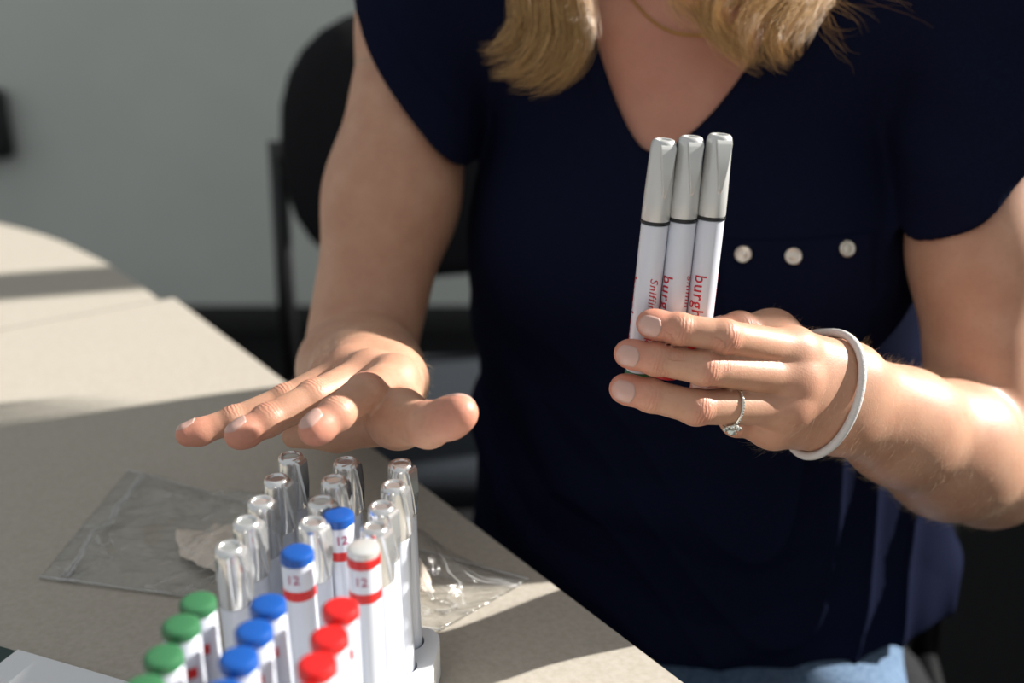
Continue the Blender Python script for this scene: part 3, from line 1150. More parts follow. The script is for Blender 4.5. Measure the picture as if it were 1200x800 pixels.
def torso(P):
    fl = (T_f, 1.5)
    d = rcone(P, axis_at(.58), .178, axis_at(.68), .168, (T_f, 1.38))
    d = smin(d, rcone(P, axis_at(.68), .168, axis_at(.90), .166, fl), .06)
    d = smin(d, rcone(P, axis_at(.90), .164, axis_at(1.0), .140, fl), .05)
    for s in (-1, 1):
        d = smin(d, ball(P, axis_at(.905) + T_r * s * .078 + T_f * .058, .066), .05)
        sh = (Lsh if s > 0 else Rsh)
        d = smin(d, rcone(P, NECK + np.array([0, .01, -.03]), .042, sh + np.array([0, 0, .006]), .046), .05)
    return d


head_ax = [nrm([1, -.15, 0]), nrm(np.cross([0.0, -.36, .93], [1, -.15, 0])), nrm([0.0, -.36, .93])]


def head(P):
    r, fwd, up = head_ax
    fwd = fwd if fwd[1] < 0 else -fwd
    d = ellip(P, HEAD + up * .03 - fwd * .012, [r, fwd, up], [.072, .090, .088])
    d = smin(d, ellip(P, HEAD - up * .045 + fwd * .026, [r, fwd, up], [.052, .058, .066]), .03)
    d = smin(d, rcone(P, HEAD + fwd * .090 + up * .008, .006, HEAD + fwd * .101 - up * .026, .011), .012)
    for s in (-1, 1):
        d = smax(d, -ball(P, HEAD + fwd * .098 + r * s * .031 + up * .006, .016), .012)
        d = smin(d, ball(P, HEAD + fwd * .074 + r * s * .031 + up * .006, .0125), .003)
        d = smin(d, ellip(P, HEAD + r * s * .073 - fwd * .012 - up * .005, [r, fwd, up], [.007, .016, .030]), .006)
    for z, rr in ((-.052, .0065), (-.062, .0075)):
        d = smin(d, rcone(P, HEAD + fwd * .082 + up * z - r * .018, .003, HEAD + fwd * .087 + up * z, rr), .006)
        d = smin(d, rcone(P, HEAD + fwd * .087 + up * z, rr, HEAD + fwd * .082 + up * z + r * .018, .003), .006)
    return d


def trunk(P):
    d = torso(P)
    d = smin(d, rcone(P, NECK - np.array([0, 0, .04]), .058, HEAD + np.array([.0, .03, -.05]), .050), .035)
    # collar bones
    for s in (-1, 1):
        sh = Lsh if s > 0 else Rsh
        a = NECK + T_f * .062 + T_r * s * .018 + np.array([0, 0, -.03])
        d = smin(d, rcone(P, a, .008, sh * .75 + NECK * .25 + T_f * .030 + np.array([0, 0, .015]), .007), .014)
    d = smin(d, head(P), .015)
    for sh, el in ((Lsh, Lel), (Rsh, Rel)):
        d = smin(d, rcone(P, sh, .049, sh + (el - sh) * .20, .047), .04)
    return np.maximum(d, F4(.655) - P[:, 2])


def bounds(*pts, pad=.06):
    a = np.array(pts)
    return a.min(0) - pad, a.max(0) + pad


def arm_mesh(f, J, sh, el, wr, h):
    cutn = nrm(el - sh)
    cp = sh + (el - sh) * .12

    def g(P):
        return np.maximum(f(P), -((P - cp.astype(F4)) @ cutn.astype(F4)))
    pts = [sh, el, wr] + [p for v in J.values() for p in v]
    lo, hi = bounds(*pts, pad=.055)
    return mesh_sdf(g, lo, hi, h)


vL, qL = arm_mesh(fL, JL, Lsh, Lel, Lwr, .00115)
vR, qR = arm_mesh(fR, JR, Rsh, Rel, Rwr, .00115)
lo, hi = bounds(axis_at(.38), HEAD + np.array([0, 0, .13]), Lsh, Rsh, pad=.09)
lo[1] -= .08; hi[1] += .1
vT, qT = mesh_sdf(trunk, lo, hi, .004)
verts = np.concatenate([vL, vR, vT])
quads = np.concatenate([qL, qR + len(vL), qT + len(vL) + len(vR)])
person = empty('person', (C_hip[0], C_hip[1], 0))
p_off = np.array([C_hip[0], C_hip[1], 0.0])
body_me = mesh_np('body', verts - p_off, quads)

# flush of blood at knuckles and fingertips; creases over the finger joints
flush = np.zeros(len(verts), F4); cw = np.zeros(len(verts), F4); cpz = np.zeros(len(verts), F4)
for J, R, dn, kn, (i0, i1), gain in ((JL, RL, dnL, knL, (0, len(vL)), 1.0), (JR, RR, dnR, knR, (len(vL), len(vL) + len(vR)), 1.0)):
    V = verts[i0:i1]
    fl = np.zeros(len(V)); w_ = np.zeros(len(V)); z_ = np.zeros(len(V))
    for k, js in J.items():
        d = np.linalg.norm(V - js[-1], axis=1)
        fl = np.maximum(fl, .75 * np.exp(-(d / .016) ** 2))
        d = np.linalg.norm(V - js[0], axis=1)
        fl = np.maximum(fl, .30 * np.exp(-(d / .014) ** 2))
    for p, axv, r in kn:
        q = V - p
        d = np.linalg.norm(q, axis=1)
        dz = q @ axv
        dors = np.clip((q @ dn) / r, 0, 1)
        w = np.exp(-(dz / (r * .62)) ** 2) * dors ** 1.5 * (d < 2.2 * r)
        fl = np.maximum(fl, .42 * w)
        m = w > w_
        w_ = np.where(m, w, w_); z_ = np.where(m, dz * 1000, z_)
    flush[i0:i1] = fl; cw[i0:i1] = w_; cpz[i0:i1] = z_
flush[len(vL) + len(vR):] = .5 * np.exp(-(np.linalg.norm(vT - W(780, 80, .76), axis=1) / .11) ** 2)
_hr, _hf, _hu = head_ax
_hf = _hf if _hf[1] < 0 else -_hf
flush[len(vL) + len(vR):] = np.maximum(flush[len(vL) + len(vR):], .9 * np.exp(-(np.linalg.norm((vT - (HEAD + _hf * .088 - _hu * .057)) * [.45, 1, 1], axis=1) / .010) ** 2))
for nme, arr in (('flush', flush), ('crease_weight', cw), ('crease_pos', cpz)):
    at = body_me.attributes.new(nme, 'FLOAT', 'POINT')
    at.data.foreach_set('value', arr)
body = obj_me('body', body_me, M_skin, person)
tag(body, 'bare arms, hands and neckline')
tag(person, 'seated person in a navy short-sleeved blouse holding three pens, other hand hovering', 'person')

# ---- nails ----------------------------------------------------------
def nail(f, k, tip, dip, r, dn, wscale=1.0, roll=0.0):
    axv = nrm(tip - dip)
    up = nrm(dn - axv * (dn @ axv))
    side = np.cross(axv, up)
    if roll:
        up, side = up * math.cos(roll) + side * math.sin(roll), side * math.cos(roll) - up * math.sin(roll)
    n, m = 11, 11
    hw, ln = r * .80 * wscale, r * 1.75
    o, dd = [], []
    for i in range(n):
        for j in range(m):
            a = -1 + 2 * i / (n - 1); b = j / (m - 1)
            # rounded base and tip outline
            lim0 = .16 * a * a
            lim1 = 1 - .22 * a * a
            bb = lim0 + (lim1 - lim0) * b
            pos = tip + axv * (r * .80 - ln + ln * bb) + side * a * hw * (.90 + .10 * math.sin(b * math.pi))
            o.append(pos + up * .02); dd.append(-up)
    hit = trace(lambda P: f.finger(P, k), o, dd, .022)
    hit = hit + (up * .00030).astype(F4)
    bm = bmesh.new()
    hi_ = [bm.verts.new(Vector((p - p_off).tolist())) for p in hit]
    lo_ = [bm.verts.new(Vector((p - up * .0009 - p_off).tolist())) for p in hit]
    for i in range(n - 1):
        for j in range(m - 1):
            a, b, c, d = i * m + j, (i + 1) * m + j, (i + 1) * m + j + 1, i * m + j + 1
            bm.faces.new((hi_[a], hi_[b], hi_[c], hi_[d]))
    per = [i * m for i in range(n)] + [(n - 1) * m + j for j in range(1, m)] + [i * m + m - 1 for i in range(n - 2, -1, -1)] + [j for j in range(m - 2, 0, -1)]
    for k in range(len(per)):
        a, b = per[k], per[(k + 1) % len(per)]
        bm.faces.new((hi_[a], lo_[a], lo_[b], hi_[b]))
    for v in [v for v in bm.verts if not v.link_faces]: bm.verts.remove(v)
    return obj_bm('fingernail', bm, M_nail, person)


for k in ('index', 'middle', 'ring', 'pinky'):
    dnk = dnL
    if k == 'pinky': dnk = nrm(np.array([0.3, -.6, -.2]))
    nail(fL, k, JL[k][-1], JL[k][-2], RL[k][-1], dnk, roll=-0.05 if k != 'pinky' else 0)
    nail(fR, k, JR[k][-1], JR[k][-2], RR[k][-1], dnR)
nail(fR, 'thumb', JR['thumb'][-1], JR['thumb'][-2], RR['thumb'][-1], nrm(np.array([0.2, .75, .65])))
nail(fL, 'thumb', JL['thumb'][-1], JL['thumb'][-2], RL['thumb'][-1], nrm(np.array([-.1, .8, .5])))

# ---- blouse ---------------------------------------------------------
V_AP = W(765, 182, 0.755)


def blouse(P):
    X = P - SHC.astype(F4)
    xr = X @ T_r.astype(F4); xf = X @ T_f.astype(F4); z = P[:, 2]
    d = torso(P) - F4(.0075)
    # loose, straight lower part
    C1, C2 = axis_at(.47) + np.array([.026, 0, 0]), axis_at(.86) + np.array([.002, 0, 0])
    d = smin(d, rcone(P, C1, .210, C2, .172, (T_f, 1.52)), .03)
    # draped folds
    low = np.clip((F4(.93) - z) / F4(.25), 0, 1)
    ph = 62 * (z + .30 * xr - .9 * xr * xr) + 1.6 * np.sin(17 * xr + 2) + .8 * np.sin(31 * xr - 20 * z)
    fold = np.maximum(np.sin(ph), -.2) * (.5 + .5 * np.sin(9 * xr + 11 * z + 1.0))
    ph2 = 70 * (xr * .9 + .25 * z) + 1.5 * np.sin(24 * z)
    fold2 = np.sin(ph2) * np.clip((np.abs(xr) - .07) / .1, 0, 1) * np.clip((F4(1.0) - z) / .2, 0, 1) * (.6 + .4 * np.sin(13 * z))
    ph3 = 31 * (z - .42 * xr + .12 * np.sin(19 * xr + 9 * z)) + 1.1 * np.sin(23 * xr)
    crease = (1 - np.abs(np.sin(ph3))) ** 2.2
    ph4 = 34 * (z + .75 * xr) + 1.4 * np.sin(26 * z + 4)
    crease2 = (1 - np.abs(np.sin(ph4))) ** 2.0
    side = np.clip((xr - .03) / .12, 0, 1)
    d = d - F4(.0075) * fold * low - F4(.0030) * fold2 - F4(.009) * crease * low * (.35 + .65 * side) 
    # hem
    hem = F4(.585) + F4(.005) * np.sin(23 * xr + .6) + F4(.6) * (xr - F4(.04)) ** 2
    d = smax(d, (hem - z) * .9, .004)
    # neckline
    dz = np.maximum(z - F4(V_AP[2]), 0)
    xl = V_AP[0] - .044 * (dz / .095) ** .58
    xrr = V_AP[0] + .062 * (dz / .053) ** .62
    dV = np.maximum(np.maximum(xl - P[:, 0], P[:, 0] - xrr) * .85, (F4(V_AP[2]) - z) * .7)
    d = d - F4(.0014) * (np.clip((F4(.013) - dV) / .002, 0, 1)) * (xf > 0)
    for sh, el, n, r0, r1, pt in ((Rsh, Rel, (-.72, .25, -.62), .060, .060, W(470, 76, .84)), (Lsh, Lel, (.66, .22, -.70), .058, .053, W(1130, 190, .75))):
        n = nrm(n).astype(F4)
        e2 = sh + (el - sh) * .62
        pl = (P - pt.astype(F4)) @ n
        cuff = np.clip((pl + F4(.026)) / .0015, 0, 1) * F4(.0016)
        s = rcone(P, sh + np.array([0, 0, .002]), r0, e2, r1) - cuff
        wr_ = F4(.0018) * np.sin(90 * (P @ nrm(np.cross(n, [0, 1, .2])).astype(F4)) + 30 * P[:, 2])
        s = s + wr_
        s = smax(s, pl, .006)
        inner = rcone(P, sh, r0 - .009, sh + (el - sh) * .9, r1 - .0085)
        inner = np.maximum(inner, -(pl + F4(.03)))
        d = smin(d, s, .012)
        d = smax(d, -inner, .003)
        # keep torso cloth clear of the outer sleeve opening
    d = smax(d, -np.maximum(dV, F4(.01) - xf), .003)
    return d


lo, hi = bounds(axis_at(.66), axis_at(1.10), Lsh, Rsh, pad=.11)
lo[0] -= .06; hi[0] += .06; lo[1] -= .08; hi[1] += .06
vB, qB = mesh_sdf(blouse, lo, hi, .0024)
blouse_o = obj_me('blouse', mesh_np('blouse', vB - p_off, qB), M_blouse, person)
tag(blouse_o, 'navy short-sleeved V-neck blouse with a studded chest pocket')


def on_blouse(x, y, d0=0.60):
    """nearest blouse point seen at a photo pixel"""
    o = W(x, y, d0)
    dr = nrm(o - CAMP)
    return trace(blouse, [o], [dr], .5)[0]


# pocket: thin panel that follows the cloth, with a folded top band
def cloth_panel(quad, nu, nv, lift, thick, name, m, parent):
    o, dd = [], []
    for j in range(nv + 1):
        for i in range(nu + 1):
            a, b = i / nu, j / nv
            x = (quad[0][0] * (1 - a) + quad[1][0] * a) * (1 - b) + (quad[3][0] * (1 - a) + quad[2][0] * a) * b
            y = (quad[0][1] * (1 - a) + quad[1][1] * a) * (1 - b) + (quad[3][1] * (1 - a) + quad[2][1] * a) * b + 5 * math.sin(math.pi * a) * (1 - b)
            p = W(x, y, .60); o.append(p); dd.append(nrm(p - CAMP))
    hit = trace(blouse, o, dd, .5)
    dd = np.array(dd)
    bm = bmesh.new()
    A = [bm.verts.new(Vector((p - d * lift - p_off).tolist())) for p, d in zip(hit, dd)]
    Bv = [bm.verts.new(Vector((p + d * .003 - p_off).tolist())) for p, d in zip(hit, dd)]
    n1 = nu + 1
    for j in range(nv):
        for i in range(nu):
            a = j * n1 + i
            bm.faces.new((A[a], A[a + 1], A[a + n1 + 1], A[a + n1]))
    per = list(range(n1)) + [j * n1 + nu for j in range(1, nv + 1)] + [nv * n1 + i for i in range(nu - 1, -1, -1)] + [j * n1 for j in range(nv - 1, 0, -1)]
    for k in range(len(per)):
        a, b = per[k], per[(k + 1) % len(per)]
        bm.faces.new((A[a], Bv[a], Bv[b], A[b]))
    for v in [v for v in bm.verts if not v.link_faces]: bm.verts.remove(v)
    o_ = obj_bm(name, bm, m, parent)
    return smooth_by_angle(o_, 50)


cloth_panel([(846, 281), (1026, 272), (1022, 425), (850, 430)], 24, 20, .0022, .002, 'pocket', M_blouse, blouse_o)
for x, y in ((871.5, 297.5), (929, 300), (990, 291.5)):
    p = on_blouse(x, y)
    e = .0008
    g = np.array([blouse(np.array([p + np.eye(3)[k] * e], F4))[0] - blouse(np.array([p - np.eye(3)[k] * e], F4))[0] for k in range(3)])
    n = nrm(g)
    bm = lathe([(.0001, .0022), (.0026, .0021), (.0040, .0015), (.0048, .0022), (.0056, .0021), (.0060, .0010), (.0060, -.002)], 28)
    st = obj_bm('stud', bm, M_steel, blouse_o)
    st.matrix_local = frame(p + n * .0026 - p_off, n, (1, 0, 0))

# ---- jeans and shoes -------------------------------------------------
kneeR = np.array([-.01, .45, .505]); kneeL = np.array([.25, .43, .505])


def jeans(P):
    d = rcone(P, axis_at(.55), .180, axis_at(.61), .172, (T_f, 1.5))
    for s, kn in ((-1, kneeR), (1, kneeL)):
        hip = axis_at(.525) + T_r * s * .085
        d = smin(d, rcone(P, hip, .083, kn, .064), .03)
        ft = np.array([kn[0], kn[1] + .06, .09])
        d = smin(d, rcone(P, kn, .062, ft, .052), .02)
    z = P[:, 2]
    wr_ = np.sin(70 * (P[:, 1] + .5 * P[:, 0]) + 4 * np.sin(30 * P[:, 0])) * .0016
    d = d + wr_.astype(F4)
    d = np.maximum(d, z - F4(.66))
    seat = np.maximum(F4(.452) - z, F4(.60) - P[:, 1])
    return smax(d, seat, .01)


lo, hi = bounds(axis_at(.6), kneeR, kneeL, np.array([.1, .4, .12]), pad=.16)
hi[0] += .08; hi[1] += .05; lo[2] = .03
vJ, qJ = mesh_sdf(jeans, lo, hi, .005)
jo = obj_me('jeans', mesh_np('jeans', vJ - p_off, qJ), M_jeans, person)
tag(jo, 'blue denim jeans')
for kn in (kneeR, kneeL):
    ft = np.array([kn[0], kn[1] + .06, 0])

    def shoe(P, ft=ft):
        d = ellip(P, ft + np.array([0, -.05, .035]), np.eye(3), [.045, .125, .045])
        d = smin(d, rcone(P, ft + np.array([0, .03, .04]), .038, ft + np.array([0, .02, .085]), .036), .02)
        return np.maximum(d, F4(.004) - P[:, 2])
    vS, qS = mesh_sdf(shoe, ft + np.array([-.08, -.2, -.01]), ft + np.array([.08, .1, .15]), .005)
    obj_me('shoe', mesh_np('shoe', vS - p_off, qS), M_black_pl, person)

# eyebrows (the head is above the picture)
_r, _f, _u = head_ax
_f = _f if _f[1] < 0 else -_f
for s_ in (-1, 1):
    o = [HEAD + _f * .16 + _r * s_ * (.014 + .036 * t) + _u * (.024 + .008 * math.sin(t * 2.4)) for t in np.linspace(0, 1, 9)]
    hit = trace(head, o, [-_f] * 9, .12)
    obj_bm('eyebrow', tube_bm(hit - p_off, [.0012 + .0012 * math.sin(math.pi * (.15 + .8 * t)) for t in np.linspace(0, 1, 9)], 6), M_hair, person)

# ---- jewellery -------------------------------------------------------
def loop_around(f, centre, axis, lift, n=72, ref=(0, 0, 1), start=.06):
    axis = nrm(axis)
    u = nrm(np.asarray(ref) - axis * (np.asarray(ref) @ axis)); v = np.cross(axis, u)
    o = [centre + (u * math.cos(a) + v * math.sin(a)) * start for a in np.linspace(0, 2 * math.pi, n, endpoint=False)]
    dd = [-(u * math.cos(a) + v * math.sin(a)) for a in np.linspace(0, 2 * math.pi, n, endpoint=False)]
    hit = trace(f, o, dd, start)
    return hit - np.array(dd, F4) * lift


# elastic hair tie on the wrist
tc_ = W(966, 464, .609)
tax = nrm(W(1030, 492, .645) - W(930, 445, .598)) + np.array([0.10, 0, 0.10])
lp = loop_around(fL, tc_, tax, .0022, 80)
cen = lp.mean(0)
for _ in range(6):
    lp = (np.roll(lp, 1, 0) + lp * 2 + np.roll(lp, -1, 0)) / 4
lp = cen + (lp - cen) * 1.035
obj_bm('hair_tie', tube_bm(lp - p_off, .0024, 12, closed=True), M_tie, person)

# engagement ring
a, b = JL['ring'][0], JL['ring'][1]
rc_ = W(853, 478, .574)
rax = nrm(b - a)
rc_ = a + rax * ((rc_ - a) @ rax)
lp = loop_around(lambda P: fL.finger(P, 'ring'), rc_, rax + wdL * .12, .0006, 48, ref=dnL, start=.02)
ring_o = obj_bm('ring', tube_bm(lp - p_off, .00095, 10, closed=True), M_ringm, person)
tag(ring_o, 'silver ring with a cluster stone')
cenr = lp.mean(0)


def gem_bm(c, r):
    bm = bmesh.new()
    bmesh.ops.create_icosphere(bm, subdivisions=1, radius=r)
    bmesh.ops.translate(bm, verts=bm.verts, vec=Vector((c - p_off).tolist()))
    return bm


dirs = [(p, nrm(p - cenr)) for p in lp]
vis = sorted(dirs, key=lambda t: -(t[1] @ nrm(CAMP - cenr)))[:14]
for p, n in vis:
    obj_bm('stone', gem_bm(p + n * .0007, .00062), M_stone, ring_o, smooth=False)
cl = min(dirs, key=lambda t: np.linalg.norm(t[0] - W(846, 494, .566)))
cp_, cn = cl
obj_bm('stone', gem_bm(cp_ + cn * .0030, .0027), M_stone, ring_o, smooth=False)
e1 = nrm(np.cross(cn, [0, 0, 1])); e2 = np.cross(cn, e1)
for k in range(9):
    t = k / 9 * 2 * math.pi
    obj_bm('stone', gem_bm(cp_ + cn * .0017 + (e1 * math.cos(t) + e2 * math.sin(t)) * .0039, .0012), M_stone, ring_o, smooth=False)
obj_bm('setting', tube_bm([cp_ + (e1 * math.cos(t) + e2 * math.sin(t)) * .0039 + cn * .001 - p_off for t in np.linspace(0, 2 * math.pi, 20, endpoint=False)], .0006, 6, closed=True), M_ringm, ring_o)

# fine gold chain
chain_px = [(706, -70), (718, -40), (732, -14), (748, 8), (768, 27), (790, 38), (812, 41), (835, 40), (858, 30), (880, 12), (900, -14), (915, -45)]
o = [W(x, y, .55) for x, y in chain_px]
dd = [nrm(p - CAMP) for p in o]
hit = trace(trunk, o, dd, .6)
path = catmull(hit - np.array(dd) * .0012, 120)
bm = bmesh.new()
for i in range(119):
    c = (path[i] + path[i + 1]) / 2; t = nrm(path[i + 1] - path[i])
    u = nrm(np.cross(t, [0.3, 1, .2])); v = np.cross(t, u)
    if i % 2: u, v = v, u
    pts = [c - p_off + t * math.cos(q) * .00165 + u * math.sin(q) * .0009 for q in np.linspace(0, 2 * math.pi, 8, endpoint=False)]
    tube_bm(pts, .00033, 4, closed=True, bm=bm)
tag(obj_bm('necklace', bm, M_gold, person), 'fine gold chain')

# ---- hair ------------------------------------------------------------
def strands(guides, name, m, parent, base_r=.00013, segs=15):
    """guides: list of (points, spread list, count, curl)"""
    V, Q = [], []
    nv = 0
    for pts, spread, cnt, curl in guides:
        g = catmull(pts, segs)
        tan = np.gradient(g, axis=0); tan /= np.linalg.norm(tan, axis=1)[:, None]
        ref = np.array([0.2, -1, 0.1])
        u = np.cross(tan, ref); u /= np.linalg.norm(u, axis=1)[:, None]
        v = np.cross(tan, u)
        sp = np.interp(np.linspace(0, 1, segs), np.linspace(0, 1, len(spread)), spread)
        for k in range(cnt):
            a = rng.uniform(0, 2 * math.pi); rad = math.sqrt(rng.uniform()) * 1.0
            tw = rng.normal(0, .5)
            tt = np.linspace(0, 1, segs)
            ph = a + tw * tt
            amp = sp * rad
            c2 = curl * np.sin(2 * math.pi * (tt * rng.uniform(1.2, 2.2) + rng.uniform()))
            c3 = curl * np.sin(2 * math.pi * (tt * rng.uniform(1.2, 2.2) + rng.uniform()))
            end = rng.uniform(.80, 1.0)
            P = g + u * (np.cos(ph) * amp + c2 * tt)[:, None] + v * (np.sin(ph) * amp * .6 + c3 * tt)[:, None]
            # shorten some strands
            ti = np.linspace(0, (segs - 1) * end, segs)
            i0 = np.clip(ti.astype(int), 0, segs - 2); fr_ = (ti - i0)[:, None]
            P = P[i0] * (1 - fr_) + P[i0 + 1] * fr_
            rr = base_r * rng.uniform(.7, 1.3) * np.interp(tt, [0, .75, 1], [1, 1, .25])
            for q in range(3):
                an = q * 2 * math.pi / 3
                V.append(P + (u * math.cos(an) + v * math.sin(an)) * rr[:, None])
            base = nv
            for q in range(3):
                q2 = (q + 1) % 3
                i = np.arange(segs - 1)
                Q.append(np.stack([base + q * segs + i, base + q2 * segs + i, base + q2 * segs + i + 1, base + q * segs + i + 1], 1))
            nv += 3 * segs
    V = np.concatenate(V) - p_off
    me = mesh_np(name, V, np.concatenate(Q))
    tone = np.repeat(rng.uniform(0, 1, len(V) // (3 * segs)), 3 * segs).astype(F4)
    at = me.attributes.new('tone', 'FLOAT', 'POINT'); at.data.foreach_set('value', tone)
    return obj_me(name, me, m, parent)


r_, f_, u_ = head_ax
f_ = f_ if f_[1] < 0 else -f_
HT = HEAD + u_ * .115 - f_ * .01
G = []
hl = HEAD - r_ * .075 - f_ * .005
hr = HEAD + r_ * .075 - f_ * .005
# left lock, sweeping outwards at the ends
for dx, tips, n in ((-26, [(612, -8, .700), (606, 34, .690), (584, 58, .688), (560, 64, .690)], 150),
                    (-8, [(632, -4, .697), (630, 46, .688), (604, 80, .684), (572, 82, .688)], 220),
                    (8, [(652, -2, .696), (652, 52, .686), (630, 90, .682), (594, 98, .686)], 240),
                    (22, [(670, 0, .697), (674, 52, .687), (654, 92, .683), (616, 107, .686)], 200),
                    (30, [(680, 0, .700), (684, 40, .690), (672, 80, .686), (640, 104, .687)], 110)):
    pts = [HT - r_ * .02, HEAD - r_ * .078 + u_ * .05, HEAD - r_ * .088 - u_ * .04] + [W(t[0], t[1], t[2] * 1.065) for t in tips]
    G.append((pts, [.012, .014, .016, .011, .009, .008, .006], n, .0035))
# right lock, big loose curls
for tips, n in (([(905, -40, .690), (850, -12, .676), (818, 8, .668), (846, 44, .664), (884, 74, .668)], 190),
                ([(925, -50, .690), (872, -20, .674), (836, 14, .664), (860, 58, .662), (902, 80, .668)], 230),
                ([(950, -50, .690), (915, -12, .676), (878, 22, .664), (872, 58, .660), (880, 80, .662)], 260),
                ([(965, -40, .690), (940, 0, .676), (914, 34, .666), (906, 60, .662), (926, 82, .664)], 230),
                ([(970, -40, .692), (958, -2, .682), (940, 28, .672), (925, 55, .668), (930, 74, .668)], 150),
                ([(890, -60, .690), (835, -40, .676), (792, -12, .668), (808, 18, .664), (846, 30, .668)], 140)):
    pts = [HT + r_ * .02, HEAD + r_ * .08 + u_ * .05, HEAD + r_ * .09 - u_ * .04] + [W(t[0], t[1], t[2] * 1.065) for t in tips]
    G.append((pts, [.012, .014, .016, .012, .010, .009, .008, .005], n, .0045))
# fly-away strands
for tips, n in (([(960, -30, .69), (985, 8, .68), (1012, 30, .675), (1030, 40, .672)], 7), ([(960, -40, .69), (1010, -10, .68), (1070, 6, .675), (1104, 44, .672)], 4),
                ([(950, -30, .69), (968, 20, .676), (990, 44, .67), (1016, 50, .668)], 8), ([(955, -30, .69), (965, 30, .68), (985, 70, .675), (1000, 88, .672)], 6)):
    pts = [HT + r_ * .02, HEAD + r_ * .08 + u_ * .05, HEAD + r_ * .09 - u_ * .04] + [W(t[0], t[1], t[2] * 1.065) for t in tips]
    G.append((pts, [.012, .012, .010, .006, .006, .008], n, .006))
# parting: hair swept from the crown across the forehead to both sides
for s_ in (-1, 1):
    for k in range(5):
        q = k / 4
        pts = [HT + f_ * (.03 + .02 * q), HEAD + f_ * (.062 - .012 * q) + r_ * s_ * (.030 + .012 * q) + u_ * (.100 - .004 * q), HEAD + f_ * (.050 - .03 * q) + r_ * s_ * .076 + u_ * .045,
               HEAD + f_ * (.018 - .02 * q) + r_ * s_ * .088 - u_ * .03, NECK + r_ * s_ * .088 + np.array([0, -.02, .07]), NECK + r_ * s_ * .09 + np.array([0, -.05, .02])]
        G.append((pts, [.004, .012, .014, .014, .012, .008], 90, .003))
# hair over the skull and down the back
for k in range(16):
    an = math.pi * (0.08 + .84 * k / 15)
    side = math.cos(an)
    back = math.sin(an)
    p1 = HEAD + r_ * side * .088 - f_ * back * .10 + u_ * .06
    p2 = HEAD + r_ * side * .10 - f_ * back * .115 - u_ * .03
    p3 = np.array([NECK[0] + side * .10, NECK[1] + .06 + back * .08, 1.12])
    G.append(([HT, HT * .4 + p1 * .6 + u_ * .02, p1, p2, p3, p3 + np.array([side * .01, .01, -.07])], [.006, .018, .022, .022, .018, .008], 130, .004))
hair_o = strands(G, 'hair', M_hair, person)
tag(hair_o, 'wavy blonde shoulder-length hair')

# fine hair on the forearms and the wrist of the hovering hand
FZ = []
sel = []
for V0, el, wr, n, tmin, tmax in ((vL, Lel, Lwr, 2600, -.05, 1.25), (vR, Rel, Rwr, 900, .55, 1.25)):
    axv = nrm(wr - el); L_ = np.linalg.norm(wr - el)
    t = (V0 - el) @ axv / L_
    rad = np.linalg.norm(V0 - el - np.outer(t * L_, axv), axis=1)
    idx = np.where((t > tmin) & (t < tmax) & (rad < .05))[0]
    idx = rng.choice(idx, min(n, len(idx)), replace=False)
    fn = fL if V0 is vL else fR
    P0 = V0[idx].astype(F4)
    e = F4(.001)
    gn = np.stack([fn(P0 + np.eye(3, dtype=F4)[k] * e) - fn(P0 - np.eye(3, dtype=F4)[k] * e) for k in range(3)], 1)
    gn = gn / np.linalg.norm(gn, axis=1)[:, None]
    sel.append((P0, gn, axv))
VV, QQ, nv = [], [], 0
for P0, gn, axv in sel:
    for p, n in zip(P0, gn):
        ln = rng.uniform(.004, .010)
        side = nrm(np.cross(n, axv))
        dv = nrm(axv * rng.uniform(.2, .9) + side * rng.uniform(.2, .9) + n * .45)
        pts = [p, p + dv * ln * .5 + n * .0004, p + dv * ln + n * -.0003]
        for q in range(3):
            an = q * 2.0944
            off_ = (side * math.cos(an) + n * math.sin(an)) * .000032
            for i, pp in enumerate(pts):
                VV.append(pp + off_ * (1 - .4 * i))
        for q in range(3):
            q2 = (q + 1) % 3
            for i in range(2):
                QQ.append((nv + q * 3 + i, nv + q2 * 3 + i, nv + q2 * 3 + i + 1, nv + q * 3 + i + 1))
        nv += 9
fz = obj_me('arm_hair', mesh_np('arm_hair', np.array(VV) - p_off, np.array(QQ)), M_fuzz, person)
tag(fz, 'fine fair hair on the forearms', kind='stuff')

# ------------------------------------------------------------------ clear zip bag with crumpled liner
BAG = [np.array(on_plane(45, 680, TABLE_Z)[:2]), np.array(on_plane(150, 552, TABLE_Z)[:2]), np.array(on_plane(621, 681, TABLE_Z)[:2]), np.array([-0.043, 0.530])]
bag_root = empty('zip_bag', (*((BAG[0] + BAG[2]) / 2), TABLE_Z))
b_off = np.array([*((BAG[0] + BAG[2]) / 2), TABLE_Z])


def bag_xy(a, b):
    """a: 0 zip end .. 1 right end, b: 0 near .. 1 far"""
    return (BAG[0] * (1 - a) + BAG[3] * a) * (1 - b) + (BAG[1] * (1 - a) + BAG[2] * a) * b


def bag_h(a, b):
    ed = (4 * b * (1 - b)) ** .55 * (1 - (2 * a - 1) ** 6)
    h = .010 + .036 * math.exp(-((a - .58) / .24) ** 2) + .014 * math.exp(-((a - .12) / .10) ** 2) + .014 * math.exp(-((a - .8) / .1) ** 2)
    x, y = bag_xy(a, b)
    nz = noise.noise(Vector((x * 22, y * 30, 0.3))) * .011 + noise.noise(Vector((x * 60, y * 45, 1.3))) * .0022
    rdg = abs(noise.noise(Vector((x * 30 + y * 20, y * 18, 4.1)))) * .016 + abs(noise.noise(Vector((x * 50 - y * 40, y * 60, 2.1)))) * .005
    return max(.0008, ed * (h + nz - rdg))


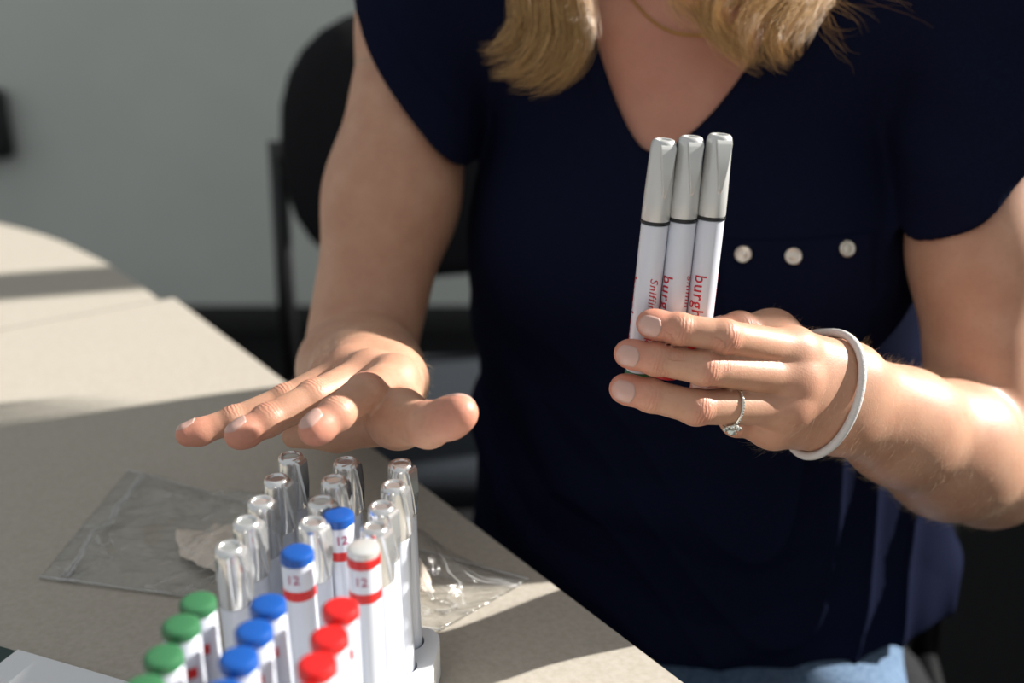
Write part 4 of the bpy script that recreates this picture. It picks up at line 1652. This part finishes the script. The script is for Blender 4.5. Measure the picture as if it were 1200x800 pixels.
NA, NB = 90, 54
bm = bmesh.new()
top, bot = [], []
for i in range(NA + 1):
    for j in range(NB + 1):
        a, b = i / NA, j / NB
        x, y = bag_xy(a, b)
        edge = i in (0, NA) or j in (0, NB)
        h = bag_h(a, b)
        z = .0011 if edge else .0011 + h
        top.append(bm.verts.new((x - b_off[0], y - b_off[1], z)))
        bot.append(top[-1] if edge else bm.verts.new((x - b_off[0], y - b_off[1], .0008)))
nb_ = NB + 1
for i in range(NA):
    for j in range(NB):
        k = i * nb_ + j
        bm.faces.new((top[k], top[k + nb_], top[k + nb_ + 1], top[k + 1]))
        bm.faces.new((bot[k], bot[k + 1], bot[k + nb_ + 1], bot[k + nb_]))
fo_ = obj_bm('film', bm, M_film, bag_root)
for off in (.055, .068):
    pts = []
    for j in range(2, 53):
        b = j / NB
        x, y = bag_xy(off + .01 * math.sin(b * 3), b)
        pts.append((x - b_off[0], y - b_off[1], .0015 + bag_h(off, b)))
    obj_bm('zip_strip', tube_bm(pts, .0011, 6), M_zip, bag_root)
pts = []
for j in range(0, 91):
    x, y = bag_xy(j / 90, 0.985); pts.append((x - b_off[0], y - b_off[1], .0022))
obj_bm('seam', tube_bm(pts, .0008, 6), M_zip, bag_root)
pts = []
for j in range(0, 91):
    x, y = bag_xy(j / 90, 0.012); pts.append((x - b_off[0], y - b_off[1], .0022))
obj_bm('seam', tube_bm(pts, .0008, 6), M_zip, bag_root)
tag(bag_root, 'clear plastic zip bag lying behind the pen rack', 'bag')

# crumpled liner inside
bm = bmesh.new()
bmesh.ops.create_icosphere(bm, subdivisions=6, radius=1.0)
for v in bm.verts:
    d = v.co.normalized()
    n = noise.noise(d * 1.5) * .09 + noise.noise(d * 3.2) * .05
    v.co = d * (0.92 + n - .15)
for v in bm.verts:
    a = .59 + v.co.x * .41
    b = .46 + v.co.y * .38
    x, y = bag_xy(a, b)
    hmax = bag_h(min(max(a, .02), .98), min(max(b, .02), .98)) - .0035
    cr = .55 + .45 * (1 - 1.9 * abs(noise.noise(Vector((x * 70, y * 90, 3.0))))) - .4 * abs(noise.noise(Vector((x * 170, y * 150, 8.0))))
    z = .0016 + max(0.0, hmax) * min(1.0, max(0.0, (v.co.z + .75) / 1.5)) * cr
    v.co = Vector((x, y, TABLE_Z + z))
lin = obj_bm('bag_liner', bm, M_cloth)
tag(lin, 'crumpled beige cloth packed inside the clear zip bag', 'cloth')
